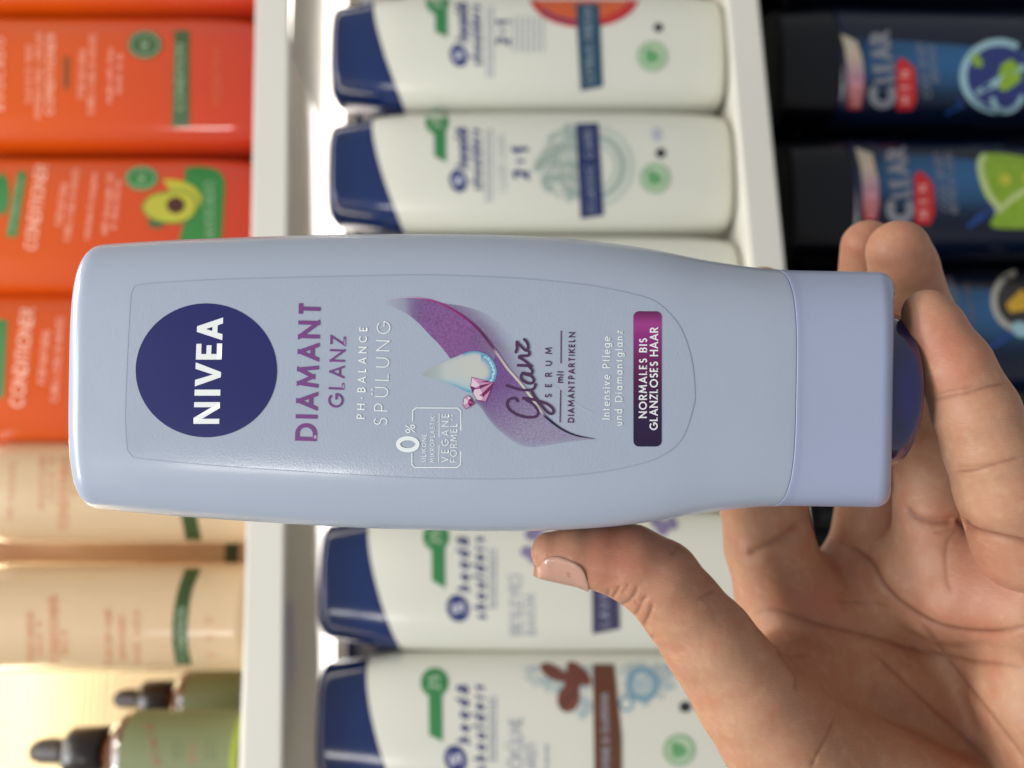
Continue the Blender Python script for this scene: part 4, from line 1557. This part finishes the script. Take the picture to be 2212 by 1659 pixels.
bO1, eO1 = or_bottle(-82, 'orange bottle cut off by the picture edge, furthest along the upper shelf')
bO2, eO2 = or_bottle(204, 'orange conditioner bottle with a long dark green strip and green round seal')
tO = lambda b, e, s, S, E, h, wt=.12, m=m_opink: text('lettering', b, s, S, E, h, wt, m, e, off=.0002)
tO(bO2, eO2, 'AVOCADO', (10, 240), (10, 82), 20, .14)
tO(bO2, eO2, 'SULFATE-FREE', (68, 222), (70, 96), 13)
tO(bO2, eO2, 'HYDRATING CREAM', (89, 255), (92, 72), 14)
tO(bO2, eO2, 'CONDITIONER', (116, 248), (120, 74), 19, .15)
shape('dash_mark', bO2, [[(138, 122), (149, 122), (148, 192), (137, 192)]], mat('brown dash print', '#7c4417', rough=.5), eO2, off=.0002)
tO(bO2, eO2, 'FOR NATURAL', (182, 212), (186, 104), 14)
tO(bO2, eO2, 'CURLS, COILS & WAVES', (203, 248), (208, 74), 14)
tO(bO2, eO2, 'made with shea', (242, 223), (245, 106), 13)
tO(bO2, eO2, 'butter & oil', (262, 202), (265, 118), 13)


def seal(b, e, x, y, rx, ry, m):
    q = shape('round_seal', b, [blob(x, y, rx, ry, 0, 40)], m, e, off=.0002)
    shape('seal_ring', b, stroke(ell(x, y, rx * .82, ry * .82, 0, 36), 3, True), m_ogl, q, off=.0003, grid=None)
    text('seal_lettering', b, 'NO', (x + 8, y + 12), (x + 9, y - 12), 17, .16, m_ogl, q, off=.0003)


seal(bO2, eO2, 313, 97, 37, 31, m_ogreen)
q = shape('name_strip', bO2, [[(371, 274), (410, 274), (409, 66), (377, 66)]], m_ogreen, eO2, off=.0002)
text('strip_lettering', bO2, 'CONDITION', (399, 240), (399, 96), 20, .13, m_ogl, q, off=.0003)
tO(bO2, eO2, '400 mL 13.5 OZ', (478, 224), (478, 104), 15, .10, mat('pink lettering', '#d97a5c', rough=.5)) if False else tO(bO2, eO2, 'HYDRATANT', (478, 224), (478, 104), 18, .10, mat('pink lettering', '#d2674b', rough=.5))

bO3, eO3 = or_bottle(507, 'orange conditioner bottle with halved avocado artwork above the held bottle')
q = shape('name_strip', bO3, [[(13, 512), (36, 512), (58, 372), (38, 370)]], m_ogreen2, eO3, off=.0002)
text('strip_lettering', bO3, 'HYDRATING', (32, 498), (52, 384), 13, .13, m_ogl, q, off=.0003)
shape('leaf_artwork', bO3, [blob(4, 420, 16, 46, 0)], m_ogreen2, eO3, off=.0002)
tO(bO3, eO3, 'CONDITIONER', (79, 541), (104, 358), 27, .16)
tO(bO3, eO3, 'FOR NATURAL', (134, 488), (147, 394), 15)
tO(bO3, eO3, 'CURLS, COILS & WAVES', (151, 522), (172, 366), 14)
tO(bO3, eO3, 'moisturise & strengthen', (193, 517), (211, 374), 13)
tO(bO3, eO3, 'with Avocado Oil', (231, 508), (246, 378), 14)
tO(bO3, eO3, '& Shea Butter', (251, 496), (262, 388), 13)
seal(bO3, eO3, 306, 385, 36, 27, m_ogreen2)
blk = smooth_curve([(400, 362), (430, 359), (462, 364), (480, 378), (486, 400), (484, 440), (478, 520), (470, 540), (388, 540), (392, 500), (404, 450), (398, 400), (400, 362)], 80)[:-1]
q = shape('green_panel', bO3, [blk], m_ogreen2, eO3, off=.0002)
text('panel_lettering', bO3, 'AVOCADO', (464, 514), (462, 392), 20, .12, m_ogl, q, off=.0003)
m_avo = mat('avocado flesh print', '#b3ad35', rough=.45, var=.12, vscale=100)
m_avog = mat('avocado skin print', '#4f7a2c', rough=.45)
av1 = smooth_curve([(308, 446), (326, 424), (360, 416), (396, 414), (420, 428), (424, 452), (408, 474), (376, 482), (340, 478), (316, 464), (308, 446)], 60)[:-1]
av2 = smooth_curve([(352, 388), (384, 390), (416, 402), (434, 424), (430, 446), (412, 452), (390, 430), (368, 412), (352, 388)], 60)[:-1]
shape('avocado_artwork', bO3, [av2], m_avo, eO3, off=.00034)
shape('avocado_artwork', bO3, [av1], m_avo, eO3, off=.00038)
shape('avocado_rim', bO3, stroke(av1, 4, True), m_avog, eO3, off=.00042, grid=None)
shape('avocado_pit', bO3, [blob(380, 444, 20, 18)], mat('avocado pit print', '#4a2318', rough=.4, var=.3, vscale=90), eO3, off=.00046)
shape('leaf_artwork', bO3, [blob(338, 482, 18, 12)], m_ogreen, eO3, off=.0003)

bO4, eO4 = or_bottle(803, 'orange conditioner bottle partly behind the rounded end of the held bottle')
q = shape('name_strip', bO4, [[(-14, 858), (8, 858), (16, 690), (-6, 690)]], m_ogreen2, eO4, off=.0002)
tO(bO4, eO4, 'CONDITIONER', (51, 881), (75, 668), 30, .16)
tO(bO4, eO4, 'FOR NATURAL', (98, 830), (109, 712), 17)
tO(bO4, eO4, 'CURLS, COILS & WAVES', (125, 868), (139, 686), 16)
tO(bO4, eO4, 'with Avocado Oil', (180, 850), (190, 700), 15)

# ------------------------------------------------------------------ pale peach bottles
m_pe = mat('pale peach bottle plastic', '#d0b38e', rough=.24, coat=.4, var=.05, vscale=40)
m_petx = mat('orange lettering print', '#cb7f52', rough=.5)
m_peg = mat('deep green band print', '#33491f', rough=.4, var=.06, vscale=90)
pe_prof = [(-.002, .0225, .0225), (.003, .0240, .0240), (.01, .0245, .0245), (.08, .0247, .0247), (.100, .0247, .0247), (.110, .0240, .0240), (.117, .0215, .0215), (.1205, .0160, .0160), (.124, .0110, .0110)]


def pe_bottle(py, d, label, prof=pe_prof, cap=True):
    M, u = stand(py, d, zt1)
    b = Body(M, prof, 2.0)
    e = empty('peach_bottle', M, label, 'bottle', 'pale peach bottles on the upper shelf')
    b.shell('body', 0, float(prof[-2][0]), m_pe, e, rows=50, N=80, round_lo=.0025)
    lathe('cap', [(prof[-2][0], .0100), (prof[-2][0] + .018, .0100), (prof[-2][0] + .020, .0090), (prof[-2][0] + .0205, .001)], m_petx, e, N=32)
    return b, e


tall = [(r[0] if i < 4 else r[0] + .06, r[1], r[2]) for i, r in enumerate(pe_prof)]
bP1, eP1 = pe_bottle(1062, .034, 'pale peach bottle with rounded shoulder beside the last orange bottle', [(r[0] if i < 4 else r[0] + .012, r[1], r[2]) for i, r in enumerate(pe_prof)])
tP = lambda b, e, s, S, E, h, wt=.13: text('lettering', b, s, S, E, h, wt, m_petx, e, off=.0002)
tP(bP1, eP1, 'MOISTURE', (96, 1100), (100, 985), 15)
tP(bP1, eP1, 'LEAVE-IN', (117, 1086), (120, 988), 14)
tP(bP1, eP1, 'CONDITIONING', (145, 1144), (150, 985), 20, .15)
tP(bP1, eP1, 'MIST', (166, 1070), (168, 1010), 14)
tP(bP1, eP1, 'NO SULFATE', (26, 1122), (34, 1000), 13)
shape('green_band', bP1, [smooth_curve([(398, 960), (390, 1010), (388, 1062), (391, 1110), (402, 1168)], 30).tolist() + smooth_curve([(436, 1168), (424, 1110), (421, 1062), (423, 1010), (432, 960)], 30).tolist()], m_peg, eP1, off=.0002, grid=8)
bP2, eP2 = pe_bottle(1331, .034, 'pale cream bottle with curved deep green band beside the dropper bottles', tall)
tP(bP2, eP2, 'MOISTURIZING', (74, 1432), (72, 1322), 15)
tP(bP2, eP2, 'LEAVE IN', (93, 1420), (91, 1340), 14)
tP(bP2, eP2, 'CONDITIONING', (128, 1436), (124, 1286), 20, .15)
tP(bP2, eP2, 'MILK', (148, 1416), (146, 1360), 17)
tP(bP2, eP2, 'FOR DRY HAIR', (243, 1434), (240, 1316), 15)
tP(bP2, eP2, 'WITH HONEY', (273, 1428), (270, 1326), 15)
tP(bP2, eP2, 'AND SHEA', (304, 1434), (301, 1318), 15)
tP(bP2, eP2, '250', (462, 1420), (458, 1334), 16, .10)
q = shape('green_band', bP2, [smooth_curve([(400, 1228), (383, 1280), (374, 1334), (373, 1385), (380, 1436)], 30).tolist() + smooth_curve([(413, 1436), (405, 1385), (406, 1334), (414, 1280), (434, 1228)], 30).tolist()], m_peg, eP2, off=.0002, grid=8)
text('band_lettering', bP2, 'CONDITION', (404, 1430), (402, 1312), 20, .13, m_ogl, q, off=.0003)
bP3, eP3 = pe_bottle(1196, .098, 'pale peach bottle in the second row, seen as a narrow strip between two others', tall)
shape('green_band', bP3, [[(488, 1120), (516, 1120), (514, 1260), (484, 1260)]], m_peg, eP3, off=.0002, grid=8)

# ------------------------------------------------------------------ dropper bottles
m_rub = mat('dark rubber', '#352c29', rough=.4)
m_collar = mat('black dropper collar', '#241c1a', rough=.3, coat=.2)
m_amber = mat('amber glass', '#5a3416', rough=.08, coat=.8, spec=.6)
m_olive = mat('olive label paper', '#787e55', rough=.5, var=.06, vscale=60)
m_lime = mat('lime stripe print', '#93a032', rough=.5)
m_oltx = mat('dark olive print', '#4d5a38', rough=.5)
m_olrd = mat('faded red print', '#9c5a4a', rough=.5)


def dropper(py, d, s, label, full=True):
    M, u = stand(py, d, zt1)
    e = empty('dropper_bottle', M, label, 'bottle', 'dropper bottles at the end of the upper shelf')
    R = .0173 * s
    lathe('glass_body', [(0, R * .9), (.0015, R), (.0580 * s, R), (.0625 * s, R * .86), (.0655 * s, R * .55), (.0670 * s, R * .48), (.0700 * s, R * .48)], m_amber, e, N=48)
    lathe('collar', [(.0685 * s, R * .56), (.0695 * s, R * .62), (.0840 * s, R * .60), (.0858 * s, R * .53)], m_collar, e, N=40)
    lathe('rubber_bulb', [(.0855 * s, R * .38), (.0890 * s, R * .33), (.0975 * s, R * .32), (.1012 * s, R * .26), (.1030 * s, R * .13), (.1035 * s, R * .02)], m_rub, e, N=32)
    lb = lathe('paper_label', [(.004 * s, R + .0002), (.0560 * s, R + .0002)], m_olive, e, N=48, close=False)
    lathe('label_stripe', [(.004 * s, R + .0003), (.0075 * s, R + .0003)], m_lime, lb, N=48, close=False)
    return M, e, R


Mx, eX, RX = dropper(1622, .034, 1.0, 'dropper bottle with black rubber bulb and olive label nearest the picture corner')
bX = Body(Mx, [(0, RX, RX), (.03, RX, RX), (.07, RX, RX)], 2.0)
text('lettering', bX, 'miele', (350, 1650), (330, 1560), 22, .14, m_olrd, eX, off=.0004)
lines(bX, eX, 372, 398, 1640, 1562, 2, m_oltx, 5)
lines(bX, eX, 406, 426, 1650, 1566, 2, m_olrd, 4)
lines(bX, eX, 440, 470, 1640, 1570, 3, m_oltx, 4)
My, eY, RY = dropper(1509, .085, .86, 'smaller dropper bottle behind, with black rubber bulb and amber neck')

# ------------------------------------------------------------------ dark bottles on the lower shelf
m_k = mat('midnight blue bottle plastic', '#0a1228', rough=.25, spec=.4, coat=.2, var=.15, vscale=40)
m_kcap = mat('black cap plastic', '#05070f', rough=.25, spec=.3, coat=.12)
m_silver = mat('silver foil lettering', '#8d8f97', rough=.3, metal=.55)
m_kred = mat('red label print', '#b01c1e', rough=.4)
m_kpink = mat('pale pink lettering print', '#d99a92', rough=.5)
m_gold = mat('pale gold print', '#a89a80', rough=.4)
m_ice = mat('ice print', '#8fb3bb', rough=.4, var=.25, vscale=220)
m_lim = mat('lime print', '#7fa02a', rough=.4, var=.25, vscale=200)
m_liml = mat('pale lime print', '#b4c283', rough=.4, var=.12, vscale=200)
m_kblue = mat('cobalt streak print', '#173a77', rough=.4)
m_ind = mat('indigo print', '#25306a', rough=.4)
m_yel = mat('yellow print', '#c39a26', rough=.4, var=.2, vscale=200)
k_prof = [(-.002, .0262, .0190), (.003, .0272, .0198), (.03, .0284, .0208), (.09, .0298, .0216), (.14, .0310, .0222), (.168, .0318, .0224), (.18, .0316, .0222), (.199, .0308, .0214), (.202, .0306, .0213)]
ZK = -.3390


def k_bottle(py, label, d=.036):
    M, u = stand(py, d, ZK)
    b = Body(M, k_prof, 2.3)
    e = empty('dark_bottle', M, label, 'bottle', 'dark blue bottles on the lower shelf')
    b.shell('body', 0, .1695, m_k, e, rows=50, N=96, round_lo=.004)
    b.shell('cap', .1700, .2000, m_kcap, e, rows=24, N=96, round_hi=.0035)
    return b, e


def k_field(b, e, poly, cx, cy):
    """glossy blue picture field of the front print"""
    def fn(x, y):
        t = math.exp(-(((y - cy + 20) / 70.0) ** 2)) * (.55 + .45 * min(1, max(0, (x - cx) / 200)))
        c = mixc(lin('#0c1228'), lin('#24557f'), t)
        return (c[0], c[1], c[2], min(1.0, .1 + t * 1.7) * min(1.0, max(0.0, (x - cx + 30) / 60)))
    return inked('blue_field', b, [poly], fn, e, off=.00015, grid=10)


kk = lambda L, y0: [(1783 + x * .19394, y0 + y * .19394) for x, y in L]
bK0, eK0 = k_bottle(-132, 'dark blue bottle cut off by the picture edge, furthest along the lower shelf')
bK1, eK1 = k_bottle(152, 'dark blue bottle with lime and ice artwork, seen whole above the hand')
y1 = 27.4
k_field(bK1, eK1, [(1818, 78), (1900, 84), (2212, 110), (2330, 120), (2330, 250), (2212, 248), (1980, 244), (1826, 240)], 1850, 150)


def k_strip(b, e, pts, y0):
    pl = kk(pts, y0)
    ys = [p[1] for p in pl]

    def fn(x, y):
        t = (max(ys) - y) / (max(ys) - min(ys))
        return mixc(mixc(lin('#8e2226'), lin('#a8757c'), t * 2.6), mixc(lin('#8f6d86'), lin('#a9a08b'), (t - .4) * 3), min(1, max(0, (t - .3) * 4)))
    return inked('top_strip', b, [pl], fn, e, off=.00025, grid=6)


q = k_strip(bK1, eK1, [(170, 240), (215, 400), (240, 600), (245, 800), (245, 1080), (390, 1080), (430, 850), (425, 620), (400, 480), (345, 320)], y1)
text('strip_lettering', bK1, 'NEW 72H', (1857, 230), (1853, 110), 15, .13, m_kpink, q, off=.0004)
shape('letter_ring', bK1, stroke(ell(1906, 206, 21.5, 21.5, 0, 40, -48, 228), 17), m_silver, eK1, off=.00035, grid=None)
text('lettering', bK1, 'LEAR', (1933, 177), (1920, 68), 44, .24, m_silver, eK1, off=.0004)
q = shape('red_label', bK1, [kk([(790, 1090), (790, 560), (835, 505), (920, 550), (1000, 640), (1010, 980), (960, 1090)], y1)], m_kred, eK1, off=.0003)
text('label_lettering', bK1, 'MEN', (1964, 226), (1963, 154), 18, .18, m_kpink, q, off=.00045)
text('lettering', bK1, 'COOL SPORT', (2012, 212), (1997, 92), 18, .13, m_silver, eK1, off=.0003, slant=.2)
text('lettering', bK1, 'MENTHOL', (2029, 180), (2018, 96), 15, .13, m_silver, eK1, off=.0003, slant=.2)
shape('fruit_disc', bK1, [ell(2156, 168, 74, 72, 0, 50)], m_ind, eK1, off=.0003)
shape('ice_ring', bK1, stroke(ell(2158, 166, 78, 74, 0, 60, 95, 300), 15), m_ice, eK1, off=.00035, grid=None)
shape('ice_ring', bK1, stroke(smooth_curve(kk([(1850, 950), (1900, 1060), (2010, 1100), (2120, 1050), (2200, 930)], y1), 30), 12), m_ice, eK1, off=.00036, grid=None)
shape('lime_slice', bK1, [kk([(1960, 580), (2060, 520), (2180, 620), (2170, 760), (2000, 880), (1930, 860), (1900, 760)], y1)], m_lim, eK1, off=.0004)
shape('lime_slice', bK1, [kk([(1610, 460), (1700, 470), (1750, 560), (1740, 610), (1650, 600)], y1)], m_lim, eK1, off=.0004)
shape('splash', bK1, stroke(kk([(1680, 900), (1900, 780), (2220, 600)], y1), [10, 16, 12]), m_ice, eK1, off=.00048, grid=None)
shape('light_streak', bK1, stroke(kk([(1340, 1130), (1500, 1020), (1700, 900)], y1), [8, 18, 14]), m_kblue, eK1, off=.00030, grid=None)

bK2, eK2 = k_bottle(437, 'dark blue bottle with big bright lime slice, just behind the fingertips')
y2 = 274.3
k_field(bK2, eK2, [(1848, 324), (1930, 330), (2212, 354), (2330, 362), (2330, 500), (2212, 498), (1990, 490), (1850, 486)], 1880, 400)
q = k_strip(bK2, eK2, [(330, 230), (390, 450), (410, 650), (415, 1050), (570, 1050), (600, 860), (590, 600), (560, 480), (520, 300)], y2)
text('strip_lettering', bK2, 'NEW 72H', (1890, 470), (1886, 350), 15, .13, m_kpink, q, off=.0004)
shape('letter_ring', bK2, stroke(ell(1944, 453, 22, 22, 0, 40, -48, 228), 18), m_silver, eK2, off=.00035, grid=None)
text('lettering', bK2, 'LEAR', (1970, 424), (1955, 318), 44, .24, m_silver, eK2, off=.0004)
q = shape('red_label', bK2, [kk([(1000, 1090), (985, 540), (1050, 490), (1130, 560), (1200, 640), (1215, 960), (1160, 1090)], y2)], m_kred, eK2, off=.0003)
text('label_lettering', bK2, 'MEN', (2004, 472), (2001, 400), 18, .18, m_kpink, q, off=.00045)
text('lettering', bK2, 'COOL SPORT', (2051, 456), (2034, 330), 18, .13, m_silver, eK2, off=.0003, slant=.2)
text('lettering', bK2, 'REFRESH LIME', (2070, 462), (2056, 330), 16, .13, m_silver, eK2, off=.0003, slant=.2)
lp = kk([(1690, 350), (1760, 295), (1990, 300), (2240, 340), (2420, 380), (2560, 700), (2420, 1080), (2240, 1130), (1850, 1110), (1900, 930), (1780, 780), (1700, 550)], y2)
lc = smooth_curve(lp + lp[:1], 90)[:-1]
shape('lime_slice', bK2, [lc], m_lim, eK2, off=.0003)
shape('lime_rind', bK2, stroke(smooth_curve(kk([(1770, 310), (1720, 420), (1740, 560), (1810, 740), (1920, 900)], y2), 40), [9] * 41 if False else 13), m_liml, eK2, off=.00038, grid=None)
for x, y, rx, ry in ((2000, 590, 70, 60), (2260, 560, 60, 70), (2330, 840, 60, 60)):
    c = kk([(x, y)], y2)[0]
    shape('lime_pulp', bK2, [ell(c[0], c[1], rx * .194, ry * .194, 20, 20)], mat('yellow pulp print', '#b3b33a', rough=.4), eK2, off=.0004)
shape('splash', bK2, stroke(kk([(1900, 960), (2080, 800), (2300, 660)], y2), [8, 12, 10]), m_liml, eK2, off=.00048, grid=None)
shape('light_streak', bK2, stroke(kk([(1580, 1120), (1720, 1010), (1900, 910)], y2), [8, 18, 14]), m_kblue, eK2, off=.00028, grid=None)

bK3, eK3 = k_bottle(726, 'dark blue bottle with yellow and white artwork, beside the little finger')
k_field(bK3, eK3, [(1900, 612), (2000, 616), (2212, 630), (2330, 640), (2330, 780), (2212, 776), (1900, 770)], 1930, 690)
text('lettering', bK3, 'DEEP CLEAN', (2087, 700), (2056, 598), 18, .13, m_silver, eK3, off=.0003, slant=.2)
text('lettering', bK3, 'CHARCOAL', (2108, 700), (2092, 610), 12, .12, mat('copper print', '#7a5a52', rough=.4), eK3, off=.0003)
shape('fruit_disc', bK3, [ell(2204, 652, 54, 58, 0, 44)], mat('charcoal print', '#2d2b2a', rough=.4, var=.3, vscale=200), eK3, off=.0003)
shape('ice_ring', bK3, stroke(ell(2206, 650, 60, 62, 0, 50, 100, 260), 13), mat('pale ash print', '#a8a49a', rough=.4, var=.2, vscale=200), eK3, off=.00035, grid=None)
shape('citrus_slice', bK3, [[(2172, 658), (2206, 625), (2225, 640), (2225, 668), (2182, 676)]], m_yel, eK3, off=.0004)
shape('splash', bK3, [blob(2205, 712, 22, 16, 20)], m_ice, eK3, off=.0004)
shape('light_streak', bK3, stroke([(2136, 752), (2160, 738), (2186, 722)], [8, 14, 10]), m_kblue, eK3, off=.00030, grid=None)
bK4, eK4 = k_bottle(1012, 'dark blue bottle hidden behind the little finger and palm')

# ------------------------------------------------------------------ second rows, glimpsed through the gaps
def copy_thing(src, M, label):
    c = src.copy()
    COL.objects.link(c)
    c.matrix_world = M
    c['label'] = label
    for ch in list(src.children):
        if ch.name.split('.')[0] in ('body', 'cap'):
            k = ch.copy()
            COL.objects.link(k)
            k.parent = c
    return c


for i, (py, lab_) in enumerate(((250, 'white shampoo bottle in the second row, behind the gap by the orange artwork'), (515, 'white shampoo bottle in the second row, behind the sage circle bottle'),
                                (1395, 'white shampoo bottle in the second row, behind the gap between violet and brown bands'))):
    copy_thing(eC, stand(py, .104, zt2)[0], lab_)
for py, lab_ in ((45, 'orange bottle in the second row, behind the gap beside the green strip bottle'), (338, 'orange bottle in the second row, behind the gap beside the avocado bottle'),
                 (640, 'orange bottle in the second row, behind the gap nearest the held bottle')):
    copy_thing(eO1, stand(py, .108, zt1)[0], lab_)
for py, lab_ in ((10, 'dark bottle in the second row, behind the topmost gap of the lower shelf'), (295, 'dark bottle in the second row, behind the gap between the two lime bottles'),
                 (580, 'dark bottle in the second row, behind the gap at the fingertips')):
    copy_thing(eK0, stand(py, .108, ZK)[0], lab_)
